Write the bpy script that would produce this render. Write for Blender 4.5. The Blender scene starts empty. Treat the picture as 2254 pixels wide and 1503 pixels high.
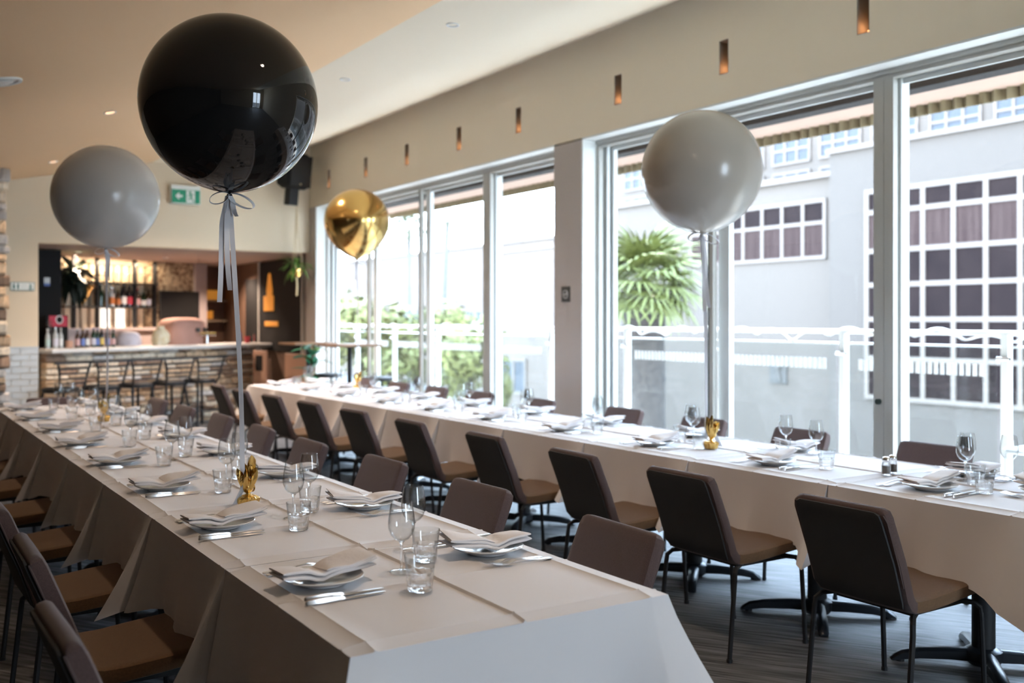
import bpy, math, random
from mathutils import Vector, Matrix
PI = math.pi
sc = bpy.context.scene
col = sc.collection

# ------------------------------------------------------------------ camera, sky, sun, exposure
T = math.atan(1412 / 2191)
EYE = 1.473
cam_d = bpy.data.cameras.new('camera')
cam_d.lens = 35.0; cam_d.sensor_width = 36.0; cam_d.sensor_fit = 'HORIZONTAL'
cam_d.shift_y = -46.5 / 2254
cam_d.clip_start = 0.05; cam_d.clip_end = 600
cam_d.dof.use_dof = True; cam_d.dof.focus_distance = 3.45; cam_d.dof.aperture_fstop = 2.2
cam = bpy.data.objects.new('camera', cam_d); col.objects.link(cam)
cam.location = (0, 0, EYE); cam.rotation_euler = (PI / 2, 0, -T)
sc.camera = cam

world = bpy.data.worlds.new('sky'); sc.world = world; world.use_nodes = True
wn = world.node_tree.nodes; wl = world.node_tree.links
bg = wn['Background']
wtc = wn.new('ShaderNodeTexCoord'); wsep = wn.new('ShaderNodeSeparateXYZ'); wramp = wn.new('ShaderNodeValToRGB')
wl.new(wtc.outputs['Generated'], wsep.inputs[0]); wl.new(wsep.outputs['Z'], wramp.inputs[0])
wramp.color_ramp.elements[0].position = 0.0; wramp.color_ramp.elements[0].color = (0.67, 0.825, 1.0, 1)
wramp.color_ramp.elements[1].position = 1.0; wramp.color_ramp.elements[1].color = (0.46, 0.67, 1.0, 1)
wl.new(wramp.outputs[0], bg.inputs['Color'])
bg.inputs['Strength'].default_value = 9.6

sun_d = bpy.data.lights.new('sun', 'SUN'); sun_d.energy = 5.0; sun_d.angle = 0.02; sun_d.color = (1.0, 0.93, 0.82)
sun = bpy.data.objects.new('sun', sun_d); col.objects.link(sun)
sun.rotation_euler = Vector((-0.28, -0.62, -0.73)).to_track_quat('-Z', 'Y').to_euler()

sc.view_settings.view_transform = 'Standard'
sc.view_settings.look = 'None'
sc.view_settings.gamma = 1.0
sc.view_settings.use_curve_mapping = False
sc.view_settings.exposure = 1.3
sc.cycles.use_denoising = True
sc.cycles.use_adaptive_sampling = True
sc.cycles.adaptive_threshold = 0.1; sc.cycles.adaptive_min_samples = 16
sc.cycles.max_bounces = 10
sc.cycles.diffuse_bounces = 3
sc.cycles.glossy_bounces = 6
sc.cycles.transmission_bounces = 10
sc.cycles.transparent_max_bounces = 10
sc.cycles.sample_clamp_indirect = 6.0
sc.cycles.caustics_reflective = False
sc.cycles.caustics_refractive = False
sc.cycles.blur_glossy = 0.2

def portal(name, loc, rot, sx, sy):
    d = bpy.data.lights.new(name, 'AREA'); d.shape = 'RECTANGLE'; d.size = sx; d.size_y = sy
    d.cycles.is_portal = True
    o = bpy.data.objects.new(name, d); col.objects.link(o); o.location = loc; o.rotation_euler = rot
    return o
# portals only guide the sampling of the sky through the real window openings
portal('sky_portal', (5.5, 4.74, 1.53), (0, PI / 2, 0), 3.06, 4.42)
portal('sky_portal', (5.5, 10.23, 1.53), (0, PI / 2, 0), 3.06, 5.7)
portal('sky_portal', (3.75, -5.15, 1.5), (PI / 2, 0, 0), 1.5, 2.8)

# ------------------------------------------------------------------ materials
MATS = {}
def mat(name, color, rough=0.6, metal=0.0, spec=0.5, noise=0.0, nscale=20.0, bump=0.0, bscale=200.0,
        emit=None, estr=0.0, sheen=0.0, coat=0.0, coord='Object', stretch=None, col2=None):
    m = bpy.data.materials.new(name); m.use_nodes = True
    N, Lk = m.node_tree.nodes, m.node_tree.links
    b = N['Principled BSDF']
    b.inputs['Base Color'].default_value = (*color, 1)
    b.inputs['Roughness'].default_value = rough
    b.inputs['Metallic'].default_value = metal
    b.inputs['Specular IOR Level'].default_value = spec
    if sheen: b.inputs['Sheen Weight'].default_value = sheen
    if coat: b.inputs['Coat Weight'].default_value = coat; b.inputs['Coat Roughness'].default_value = 0.05
    if emit:
        b.inputs['Emission Color'].default_value = (*emit, 1); b.inputs['Emission Strength'].default_value = estr
        m.cycles.emission_sampling = 'NONE'
    tc = N.new('ShaderNodeTexCoord'); src = tc.outputs[coord]
    if stretch:
        mp = N.new('ShaderNodeMapping'); mp.inputs['Scale'].default_value = stretch
        Lk.new(src, mp.inputs[0]); src = mp.outputs[0]
    if noise:
        nz = N.new('ShaderNodeTexNoise'); nz.inputs['Scale'].default_value = nscale; nz.inputs['Detail'].default_value = 5
        Lk.new(src, nz.inputs['Vector'])
        rp = N.new('ShaderNodeValToRGB'); Lk.new(nz.outputs['Fac'], rp.inputs[0])
        c2 = col2 or tuple(c * (1 - noise) for c in color)
        rp.color_ramp.elements[0].position = 0.3; rp.color_ramp.elements[0].color = (*c2, 1)
        rp.color_ramp.elements[1].position = 0.7
        rp.color_ramp.elements[1].color = (*(tuple(min(1, c * (1 + noise * .4)) for c in color) if not col2 else color), 1)
        Lk.new(rp.outputs[0], b.inputs['Base Color'])
    if bump:
        bz = N.new('ShaderNodeTexNoise'); bz.inputs['Scale'].default_value = bscale; bz.inputs['Detail'].default_value = 3
        Lk.new(src, bz.inputs['Vector'])
        bp = N.new('ShaderNodeBump'); bp.inputs['Strength'].default_value = bump; bp.inputs['Distance'].default_value = 0.01
        Lk.new(bz.outputs['Fac'], bp.inputs['Height']); Lk.new(bp.outputs[0], b.inputs['Normal'])
    MATS[name] = m
    return m

def thin_glass(name, tint, refl=1.0, haze=0.0, edge=None):
    m = bpy.data.materials.new(name); m.use_nodes = True
    N, Lk = m.node_tree.nodes, m.node_tree.links
    for n in list(N): N.remove(n)
    out = N.new('ShaderNodeOutputMaterial'); mix = N.new('ShaderNodeMixShader')
    tr = N.new('ShaderNodeBsdfTransparent'); tr.inputs[0].default_value = (*tint, 1)
    gl = N.new('ShaderNodeBsdfGlossy'); gl.inputs['Roughness'].default_value = 0.02
    lw_ = N.new('ShaderNodeLayerWeight'); lw_.inputs[0].default_value = 0.5
    pw = N.new('ShaderNodeMath'); pw.operation = 'POWER'; pw.inputs[1].default_value = 4.0; Lk.new(lw_.outputs['Facing'], pw.inputs[0])
    ad = N.new('ShaderNodeMath'); ad.operation = 'MULTIPLY_ADD'; ad.inputs[1].default_value = 0.55; ad.inputs[2].default_value = 0.035; Lk.new(pw.outputs[0], ad.inputs[0])
    if edge:
        mc = N.new('ShaderNodeMix'); mc.data_type = 'RGBA'; mc.inputs[6].default_value = (*tint, 1); mc.inputs[7].default_value = (*edge, 1)
        Lk.new(pw.outputs[0], mc.inputs[0]); Lk.new(mc.outputs[2], tr.inputs[0])
    mu = N.new('ShaderNodeMath'); mu.operation = 'MULTIPLY'; mu.inputs[1].default_value = refl
    Lk.new(ad.outputs[0], mu.inputs[0]); Lk.new(mu.outputs[0], mix.inputs[0])
    Lk.new(tr.outputs[0], mix.inputs[1]); Lk.new(gl.outputs[0], mix.inputs[2])
    last = mix.outputs[0]
    if haze:
        df = N.new('ShaderNodeBsdfDiffuse'); df.inputs[0].default_value = (0.9, 0.92, 0.9, 1)
        m2 = N.new('ShaderNodeMixShader'); m2.inputs[0].default_value = haze
        Lk.new(last, m2.inputs[1]); Lk.new(df.outputs[0], m2.inputs[2]); last = m2.outputs[0]
    Lk.new(last, out.inputs[0])
    MATS[name] = m
    return m

def real_glass(name, tint=(1, 1, 1), clear=0.45):
    m = bpy.data.materials.new(name); m.use_nodes = True
    N, Lk = m.node_tree.nodes, m.node_tree.links
    for n in list(N): N.remove(n)
    out = N.new('ShaderNodeOutputMaterial'); mix = N.new('ShaderNodeMixShader'); mix.inputs[0].default_value = clear
    g = N.new('ShaderNodeBsdfGlass'); g.inputs['Color'].default_value = (*tint, 1)
    g.inputs['Roughness'].default_value = 0.0; g.inputs['IOR'].default_value = 1.45
    tr = N.new('ShaderNodeBsdfTransparent')
    Lk.new(g.outputs[0], mix.inputs[1]); Lk.new(tr.outputs[0], mix.inputs[2]); Lk.new(mix.outputs[0], out.inputs[0])
    MATS[name] = m
    return m

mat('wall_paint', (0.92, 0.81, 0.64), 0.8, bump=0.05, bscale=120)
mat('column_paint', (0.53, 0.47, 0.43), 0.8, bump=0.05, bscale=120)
mat('back_paint', (0.78, 0.65, 0.48), 0.8, bump=0.05, bscale=120)
mat('unseen_dark_wall', (0.16, 0.10, 0.065), 0.7, noise=.25, nscale=4)  # unseen left wall, coloured dark to cut the light it bounces back
mat('reveal_white', (0.82, 0.83, 0.80), 0.5)
mat('ceiling_tan', (0.95, 0.66, 0.40), 0.85, bump=0.03, bscale=80)
mat('ceiling_white', (0.95, 0.84, 0.67), 0.85, bump=0.03, bscale=80)
mat('frame_paint', (0.50, 0.49, 0.45), 0.35, spec=0.5)
mat('frame_lit', (0.74, 0.77, 0.76), 0.35, spec=0.5)  # same frame coat, paled where outdoor light strikes the outer stiles
mat('gasket', (0.03, 0.05, 0.045), 0.5)
thin_glass('pane', (0.98, 0.988, 0.982), 0.4)
thin_glass('balustrade_glass', (0.93, 0.95, 0.94), 0.25, haze=0.012)
real_glass('glass')
thin_glass('glass_wall', (0.965, 0.97, 0.97), 1.5, edge=(.50, .52, .53))
mat('cloth_white', (0.80, 0.775, 0.785), 0.75, sheen=0.1, bump=0.3, bscale=7)
mat('napkin_white', (0.84, 0.79, 0.78), 0.8, sheen=0.1, bump=0.15, bscale=60)
mat('porcelain', (0.76, 0.75, 0.73), 0.12, spec=0.6)
mat('steel', (0.55, 0.53, 0.52), 0.28, metal=1.0)
mat('chair_fabric', (0.098, 0.056, 0.050), 0.9, noise=0.25, nscale=220, bump=0.35, bscale=700, sheen=0.25)
mat('chair_seat', (0.165, 0.086, 0.036), 0.85, noise=0.2, nscale=160, bump=0.3, bscale=600, sheen=0.2)
mat('chair_back', (0.045, 0.044, 0.044), 0.85, bump=0.2, bscale=500)
mat('chair_piping', (0.10, 0.065, 0.058), 0.8)
mat('black_metal', (0.018, 0.018, 0.019), 0.55, spec=.3)
mat('base_metal', (0.030, 0.034, 0.040), 0.32, metal=0.4)
mat('black_latex', (0.010, 0.010, 0.010), 0.04, spec=0.4)
mat('grey_latex', (0.46, 0.46, 0.455), 0.22, spec=0.5)
mat('pale_latex', (0.50, 0.465, 0.41), 0.20, spec=0.5)
mat('gold_latex', (0.68, 0.45, 0.16), 0.16, metal=1.0)
mat('gold_foil', (0.78, 0.52, 0.17), 0.20, metal=1.0)
mat('ribbon', (0.72, 0.73, 0.78), 0.40, sheen=0.4)
mat('warm_lamp', (0.9, 0.7, 0.5), 0.5, emit=(1.0, 0.55, 0.25), estr=6.0)
mat('niche_lamp', (0.9, 0.6, 0.4), 0.5, emit=(1.0, 0.40, 0.16), estr=1.6)
mat('niche_grey', (0.20, 0.19, 0.16), 0.7)  # block and far walls coloured paler to stand for brighter light
mat('chrome', (0.75, 0.75, 0.75), 0.12, metal=1.0)
mat('white_plastic', (0.82, 0.83, 0.82), 0.4)  # the pale panes have the sky's reflection put into their colour
mat('salt', (0.75, 0.72, 0.68), 0.9)
mat('pepper', (0.30, 0.22, 0.17), 0.9)

def carpet():
    m = bpy.data.materials.new('carpet'); m.use_nodes = True
    N, Lk = m.node_tree.nodes, m.node_tree.links
    b = N['Principled BSDF']; b.inputs['Roughness'].default_value = 0.6; b.inputs['Specular IOR Level'].default_value = 0.5
    tc = N.new('ShaderNodeTexCoord'); mp = N.new('ShaderNodeMapping')
    mp.inputs['Rotation'].default_value = (0, 0, -math.radians(34))
    Lk.new(tc.outputs['Object'], mp.inputs[0])
    mp2 = N.new('ShaderNodeMapping'); mp2.inputs['Scale'].default_value = (48, 2.6, 1); Lk.new(mp.outputs[0], mp2.inputs[0])
    nz = N.new('ShaderNodeTexNoise'); nz.inputs['Scale'].default_value = 1.0; nz.inputs['Detail'].default_value = 4
    Lk.new(mp2.outputs[0], nz.inputs['Vector'])
    rp = N.new('ShaderNodeValToRGB'); Lk.new(nz.outputs['Fac'], rp.inputs[0])
    rp.color_ramp.elements[0].position = 0.35; rp.color_ramp.elements[0].color = (0.040, 0.039, 0.039, 1)
    rp.color_ramp.elements[1].position = 0.66; rp.color_ramp.elements[1].color = (0.23, 0.23, 0.235, 1)
    Lk.new(rp.outputs[0], b.inputs['Base Color'])
    bp = N.new('ShaderNodeBump'); bp.inputs['Strength'].default_value = 0.5; bp.inputs['Distance'].default_value = 0.006
    Lk.new(nz.outputs['Fac'], bp.inputs['Height']); Lk.new(bp.outputs[0], b.inputs['Normal'])
    MATS['carpet'] = m
carpet()

# ------------------------------------------------------------------ mesh builder
class MB:
    def __init__(s): s.v = []; s.f = []
    def box(s, x0, x1, y0, y1, z0, z1):
        b = len(s.v)
        s.v += [(x0, y0, z0), (x1, y0, z0), (x1, y1, z0), (x0, y1, z0), (x0, y0, z1), (x1, y0, z1), (x1, y1, z1), (x0, y1, z1)]
        s.f += [tuple(b + i for i in q) for q in ((0, 3, 2, 1), (4, 5, 6, 7), (0, 1, 5, 4), (1, 2, 6, 5), (2, 3, 7, 6), (3, 0, 4, 7))]
        return s
    def rbox(s, x0, x1, y0, y1, z0, z1, r=0.01):
        # chamfered box: rings stacked in z
        def ring(i, z):
            return [(x0 + i + r, y0 + i, z), (x1 - i - r, y0 + i, z), (x1 - i, y0 + i + r, z), (x1 - i, y1 - i - r, z),
                    (x1 - i - r, y1 - i, z), (x0 + i + r, y1 - i, z), (x0 + i, y1 - i - r, z), (x0 + i, y0 + i + r, z)]
        s.loft([ring(r, z0), ring(0, z0 + r), ring(0, z1 - r), ring(r, z1)], cap=True)
        return s
    def loft(s, rings, cap=False, closed=True, loop=False):
        b = len(s.v); n = len(rings[0]); m = len(rings)
        for r in rings: s.v += [tuple(p) for p in r]
        for j in range(m if loop else m - 1):
            j2 = (j + 1) % m
            for i in range(n if closed else n - 1):
                i2 = (i + 1) % n
                s.f.append((b + j * n + i, b + j * n + i2, b + j2 * n + i2, b + j2 * n + i))
        if cap:
            s.f.append(tuple(b + i for i in reversed(range(n))))
            s.f.append(tuple(b + (m - 1) * n + i for i in range(n)))
        return s
    def lathe(s, prof, n=24, c=(0, 0, 0), mod=None, cap=True):
        rings = []
        for (r, z) in prof:
            ring = []
            for i in range(n):
                a = 2 * PI * i / n
                k = mod(a, r, z) if mod else 1.0
                ring.append((c[0] + r * k * math.cos(a), c[1] + r * k * math.sin(a), c[2] + z))
            rings.append(ring)
        return s.loft(rings, cap=cap)
    def tube(s, pts, r, n=8, cap=True, radii=None):
        pts = [Vector(p) for p in pts]; rings = []
        up = Vector((0, 0, 1)); prev = None
        for i, p in enumerate(pts):
            d = (pts[min(i + 1, len(pts) - 1)] - pts[max(i - 1, 0)]).normalized()
            if prev is None:
                a = d.cross(up)
                if a.length < 0.05: a = d.cross(Vector((1, 0, 0)))
            else:
                a = prev - d * prev.dot(d)
            a.normalize(); prev = a; b2 = d.cross(a)
            rr = radii[i] if radii else r
            rings.append([tuple(p + a * (rr * math.cos(2 * PI * k / n)) + b2 * (rr * math.sin(2 * PI * k / n))) for k in range(n)])
        return s.loft(rings, cap=cap)
    def quad(s, a, b, c, d):
        k = len(s.v); s.v += [tuple(a), tuple(b), tuple(c), tuple(d)]; s.f.append((k, k + 1, k + 2, k + 3)); return s
    def strip(s, pts, wdir, w, thick=0.0006):
        """flat ribbon of width w along pts; wdir: one vector or a list"""
        rings = []
        for i, p in enumerate(pts):
            p = Vector(p); d = Vector(wdir[i] if isinstance(wdir, list) else wdir).normalized()
            tg = (Vector(pts[min(i + 1, len(pts) - 1)]) - Vector(pts[max(i - 1, 0)])).normalized()
            nn = tg.cross(d)
            if nn.length < 1e-4: nn = Vector((0, 0, 1))
            nn = nn.normalized() * thick; h = d * (w[i] if isinstance(w, list) else w) / 2
            rings.append([tuple(p - h - nn), tuple(p + h - nn), tuple(p + h + nn), tuple(p - h + nn)])
        return s.loft(rings, cap=True)
    def xf(s, M, start=0):
        for i in range(start, len(s.v)): s.v[i] = tuple(M @ Vector(s.v[i]))
        return s
    def mesh(s, name, material, smooth=True):
        me = bpy.data.meshes.new(name); me.from_pydata(s.v, [], s.f); me.update()
        if material: me.materials.append(MATS[material])
        if smooth:
            me.polygons.foreach_set('use_smooth', [True] * len(me.polygons))
            try: me.set_sharp_from_angle(angle=math.radians(38))
            except Exception: pass
        return me
    def build(s, name, material, parent=None, smooth=True, loc=None, rotz=0.0):
        o = bpy.data.objects.new(name, s.mesh(name, material, smooth)); col.objects.link(o)
        if parent is not None: o.parent = parent
        if loc: o.location = loc
        if rotz: o.rotation_euler = (0, 0, rotz)
        return o

def tag(o, label=None, cat=None, group=None, kind=None):
    if label: o['label'] = label
    if cat: o['category'] = cat
    if group: o['group'] = group
    if kind: o['kind'] = kind
    return o
def empty(name, loc=(0, 0, 0), rotz=0.0):
    o = bpy.data.objects.new(name, None); col.objects.link(o)
    o.empty_display_size = 0.05; o.location = loc; o.rotation_euler = (0, 0, rotz); return o
def copy_tree(o, parent=None):
    c = o.copy(); col.objects.link(c)
    if parent is not None: c.parent = parent
    for ch in list(o.children): copy_tree(ch, c)
    return c
def structure(mb, name, m, parent=None, smooth=False):
    o = mb.build(name, m, parent, smooth)
    o['kind'] = 'structure'
    return o
def shared(name, mesh, parent=None, loc=(0, 0, 0), rotz=0.0, scale=None, rot=None):
    o = bpy.data.objects.new(name, mesh); col.objects.link(o)
    if parent is not None: o.parent = parent
    o.location = loc; o.rotation_euler = rot or (0, 0, rotz)
    if scale: o.scale = scale
    return o
ORD = ['first', 'second', 'third', 'fourth', 'fifth', 'sixth', 'seventh', 'eighth', 'ninth', 'tenth', 'eleventh', 'twelfth']
rnd = random.Random(7)

# ------------------------------------------------------------------ the room
XW = 5.2; YB = 13.32
structure(MB().box(-3.7, 5.5, -5.3, 18.5, -0.15, 0.0), 'floor', 'carpet')
NICHE_Y = [4.03, 5.235, 6.45, 7.957, 9.1, 10.31, 11.44, 12.63]
w = MB()
w.box(XW, XW + .32, -5.3, YB + .15, 3.06, 3.26)
w.box(XW, XW + .32, -5.3, YB + .15, 3.505, 4.0)
ys = [-5.3]
for y in [2.8, 1.6, 0.4, -0.8, -2.0] + NICHE_Y: pass
edges = sorted(NICHE_Y); prev = -5.3
for y in edges:
    w.box(XW, XW + .32, prev, y - .045, 3.26, 3.505); prev = y + .045
w.box(XW, XW + .32, prev, YB + .15, 3.26, 3.505)
w.box(XW + .12, XW + .32, 3.9, 12.8, 3.26, 3.505)
w.box(XW, XW + .32, -5.3, 2.53, 0, 3.06)  # unseen stretch walled up to keep window light off the cloth front
structure(w, 'wall_right', 'wall_paint')
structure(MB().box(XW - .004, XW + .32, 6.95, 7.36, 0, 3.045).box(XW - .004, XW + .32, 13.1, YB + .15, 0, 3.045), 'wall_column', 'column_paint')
structure(MB().box(-3.7, 1.72, YB, YB + .2, 0, 4.0).box(1.72, 5.25, YB, YB + .2, 2.42, 4.0), 'wall_far', 'back_paint')
structure(MB().box(-3.7, -3.5, -5.3, 18.5, 0, 3.1), 'wall_left', 'unseen_dark_wall')
# wall behind the camera: a run of tall windows
wb = MB().box(-3.7, 3.0, -5.3, -5.1, 0, 4.0).box(4.5, 5.5, -5.3, -5.1, 0, 4.0).box(3.0, 4.5, -5.3, -5.1, 0, .1).box(3.0, 4.5, -5.3, -5.1, 2.9, 4.0)
for x in (3.75,): wb.box(x - .05, x + .05, -5.28, -5.12, .1, 2.9)
structure(wb, 'wall_near', 'wall_paint')
# ceiling: tan rake rising to a crease, pale flat panel, then a soft upward cove to the window wall
def ext(prof, y0, y1, th=.2):
    m = MB(); lo = [(x, y0, z) for x, z in prof]; 
    a = [(x, y0, z) for x, z in prof] + [(x, y0, z + th) for x, z in reversed(prof)]
    b = [(x, y1, z) for x, z in prof] + [(x, y1, z + th) for x, z in reversed(prof)]
    m.loft([a, b], cap=True); return m
structure(ext([(-3.7, 2.899), (.2, 2.899), (3.066, 3.515)], -5.3, YB + .1), 'ceiling', 'ceiling_tan', smooth=True)
cv = [(3.066, 3.515), (3.7, 3.515)]
for i in range(1, 15):
    t = i / 14; x = 3.7 + 1.52 * t
    cv.append((x, 3.515 + .415 * (t ** 1.55)))
structure(ext(cv, -5.3, YB + .1), 'ceiling_panel', 'ceiling_white', smooth=True)
# reveals round the two glazed openings
k = 1
for (y0, y1) in ((2.53, 6.95), (7.36, 13.1)):
    structure(MB().box(XW + .002, XW + .30, y0, y1, 3.045, 3.075).box(XW + .002, XW + .16, y1 - .012, y1 + .002, 0, 3.05), 'trim_%d' % k, 'reveal_white'); k += 1

# glazing: track, stiles and panes of each sliding run
def sliding(n, y0, y1, marks, heavy):
    win = empty('window_%d' % n, (5.42, (y0 + y1) / 2, 0)); win['kind'] = 'structure'
    ox, oy = 5.42, (y0 + y1) / 2
    def part(mb, name, m): 
        mb.xf(Matrix.Translation((-ox, -oy, 0))); return mb.build(name, m, win, smooth=False)
    part(MB().box(5.36, 5.50, y0, y1, 2.99, 3.045).box(5.345, 5.36, y0, y1, 3.015, 3.045), 'head_track', 'frame_paint')
    part(MB().box(5.36, 5.50, y0, y1, 0, .05), 'sill_track', 'frame_paint')
    # far jamb: a stack of slim stiles
    j = MB()
    part(MB().box(5.352, 5.40, y1 - .05, y1 - .013, .05, 2.99), 'jamb', 'frame_paint')
    part(MB().box(5.415, 5.445, y1 - .085, y1 - .013, .05, 2.99), 'jamb', 'frame_lit')
    part(MB().box(5.46, 5.50, y1 - .12, y1 - .013, .05, 2.99), 'jamb', 'frame_lit')
    for m in marks:
        if m in heavy:
            part(MB().box(5.36, 5.405, m, m + .075, .05, 2.99), 'stile', 'frame_paint')
            part(MB().box(5.36, 5.405, m - .07, m - .003, .05, 2.99), 'stile', 'frame_paint')
            part(MB().box(5.42, 5.50, m - .085, m - .02, .05, 2.99), 'stile', 'frame_lit')
        else:
            part(MB().box(5.36, 5.40, m + .03, m + .075, .05, 2.99), 'stile', 'frame_paint')
            part(MB().box(5.356, 5.362, m + .072, m + .082, .05, 2.99), 'gasket', 'gasket')
            part(MB().box(5.425, 5.47, m - .075, m + .035, .05, 2.99), 'stile', 'frame_lit')
    bounds = sorted([y0] + list(marks) + [y1 - .1])
    for i in range(len(bounds) - 1):
        part(MB().box(5.448, 5.454, bounds[i] + .05, bounds[i + 1] - .04, .05, 2.99), 'pane', 'pane')
        part(MB().box(5.44, 5.462, bounds[i] + .05, bounds[i + 1] - .04, 2.955, 2.99).box(5.44, 5.462, bounds[i] + .05, bounds[i + 1] - .04, .05, .12), 'sash_rail', 'frame_lit')
    return win
w1 = sliding(1, 2.53, 6.95, [5.48, 4.0], [4.0])
hl = MB().tube([(5.355 - 5.42, 4.03 - 4.74, .96), (5.335 - 5.42, 4.03 - 4.74, .96)], .018, 10).build('latch', 'gasket', w1)
sliding(2, 7.36, 13.1, [8.8, 10.23, 11.665], [8.8])

# wainscot of white brick tiles on the far wall (each tile built)
def tile_mesh(lx, lz, d):
    return MB().rbox(-lx / 2, lx / 2, -d, 0, -lz / 2, lz / 2, .003).mesh('tile', 'white_tile', True)
mat('white_tile', (0.62, 0.65, 0.66), 0.35, noise=.12, nscale=3)
mat('grout', (0.55, 0.56, 0.55), .9)
wf = bpy.data.objects['wall_far']
tm = tile_mesh(.195, .072, .014); tm_half = tile_mesh(.095, .072, .014)
for r in range(14):
    for c in range(5):
        x = 1.72 - .1 - c * .2 - (.1 if r % 2 else 0)
        if r % 2 and c == 0:
            shared('tile', tm_half, wf, (1.72 - .05, YB, 1.10 - r * .0765))
        shared('tile', tm, wf, (x, YB, 1.10 - r * .0765))
structure(MB().box(.6, 1.72, YB - .018, YB, 1.137, 1.155), 'trim_3', 'white_tile')

# rough stone pillar at the left edge, stone by stone
mat('stone_a', (0.70, 0.49, 0.31), .9, noise=.45, nscale=9, bump=.6, bscale=30)
mat('stone_b', (0.54, 0.39, 0.26), .9, noise=.4, nscale=9, bump=.6, bscale=30)
mat('stone_c', (0.80, 0.66, 0.50), .9, noise=.35, nscale=9, bump=.6, bscale=30)
mat('stone_d', (0.34, 0.22, 0.15), .9, noise=.35, nscale=9, bump=.6, bscale=30)
mat('stone_e', (0.66, 0.60, 0.55), .9, noise=.3, nscale=9, bump=.6, bscale=30)
mat('mortar', (0.42, 0.36, 0.28), .95)
STONES = ['stone_a', 'stone_b', 'stone_c', 'stone_a', 'stone_c', 'stone_d', 'stone_e']
def rough_stone(lx, ly, lz, m, rr, j=.012):
    mb = MB(); mb.rbox(-lx / 2, lx / 2, -ly / 2, ly / 2, -lz / 2, lz / 2, min(.02, lz * .2))
    mb.v = [(x + rr.uniform(-j, j), y + rr.uniform(-j, j), z + rr.uniform(-j, j) * .6) for x, y, z in mb.v]
    return mb.mesh('stone', m, True)
SM = [[rough_stone(1, .12, .1, m, rnd, .014) for q in range(2)] for m in STONES]
pil = structure(MB().box(.42, 1.225, 12.04, 12.6, 0, 3.2), 'wall_pillar', 'mortar')
z = 0.0
while z < 3.05:
    hgt = rnd.uniform(.07, .16); x = .40
    ends = 1.24 + rnd.uniform(-.012, .04)
    while x < ends - .01:
        ln = min(rnd.uniform(.16, .36), ends - x)
        if ends - x - ln < .1: ln = ends - x
        mm = rnd.choice(rnd.choice(SM))
        shared('stone', mm, pil, (x + ln / 2, 12.03 - rnd.uniform(0, .02), z + hgt / 2), scale=(ln - .012, 1, (hgt - .012) / .1))
        x += ln
    y = 12.02
    while y < 12.6:
        ln = rnd.uniform(.16, .3)
        shared('stone', rnd.choice(rnd.choice(SM)), pil, (.42, y + ln / 2, z + hgt / 2), rotz=PI / 2, scale=(ln - .012, 1, (hgt - .012) / .1))
        y += ln
    z += hgt

# ------------------------------------------------------------------ bar alcove behind the far wall
BL = Vector((1.77, 13.47, 0)); BE = Vector((.887, .461, 0)).normalized(); BN = Vector((BE.y, -BE.x, 0))
BANG = math.atan2(BE.y, BE.x)
def bar(s, b, z=0.0): 
    p = BL + BE * s - BN * b; return Vector((p.x, p.y, z))
mat('alcove_ceiling', (0.42, 0.31, 0.26), .8)
mat('dark_panel', (0.016, 0.015, 0.015), .75, spec=.15)
mat('brown_wall', (0.16, 0.09, 0.06), .7, noise=.2, nscale=3)
mat('peach_board', (0.50, 0.29, 0.20), .6)
structure(MB().box(1.2, 5.5, YB + .2, 19.5, 2.42, 2.6), 'ceiling_alcove', 'alcove_ceiling')
structure(MB().box(5.3, 5.5, YB + .15, 18.6, 0, 2.42), 'wall_alcove_right', 'brown_wall')
structure(MB().box(1.3, 1.72, YB + .2, 18.5, 0, 2.42), 'wall_alcove_left', 'dark_panel')
o = structure(MB().box(-1.0, 7.0, 0, .2, 0, 2.42), 'wall_alcove_back', 'brown_wall'); o.location = bar(0, 2.15); o.rotation_euler = (0, 0, BANG)

# bar body, stone-faced
bb = tag(empty('stone_bar', bar(0, 0), BANG), 'long bar faced with rough tan and grey stone behind the slat-back stools', 'bar')
MB().box(.05, 3.7, .06, .6, 0, 1.06).build('carcass', 'mortar', bb, False)
MB().box(3.64, 3.72, -.06, .6, 0, 1.06).build('end_panel', 'white_plastic', bb, False)
z = 0.0
while z < 1.05:
    hgt = min(rnd.uniform(.055, .10), 1.06 - z)
    if 1.06 - z - hgt < .03: hgt = 1.06 - z
    x = .03
    while x < 3.62:
        ln = min(rnd.uniform(.14, .42), 3.64 - x)
        shared('stone', rnd.choice(rnd.choice(SM)), bb, (x + ln / 2, .03 - rnd.uniform(0, .022), z + hgt / 2), scale=(ln - .01, 1, (hgt - .008) / .1))
        x += ln
    z += hgt
mat('bar_top', (0.66, 0.65, 0.63), .3)
bt = MB().rbox(.03, 3.95, -.17, .62, 1.062, 1.12, .012).build('stone_worktop', 'bar_top', None, True, bar(0, 0), BANG)
tag(bt, 'pale grey stone bar top running above the stone-faced bar', 'worktop')

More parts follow.
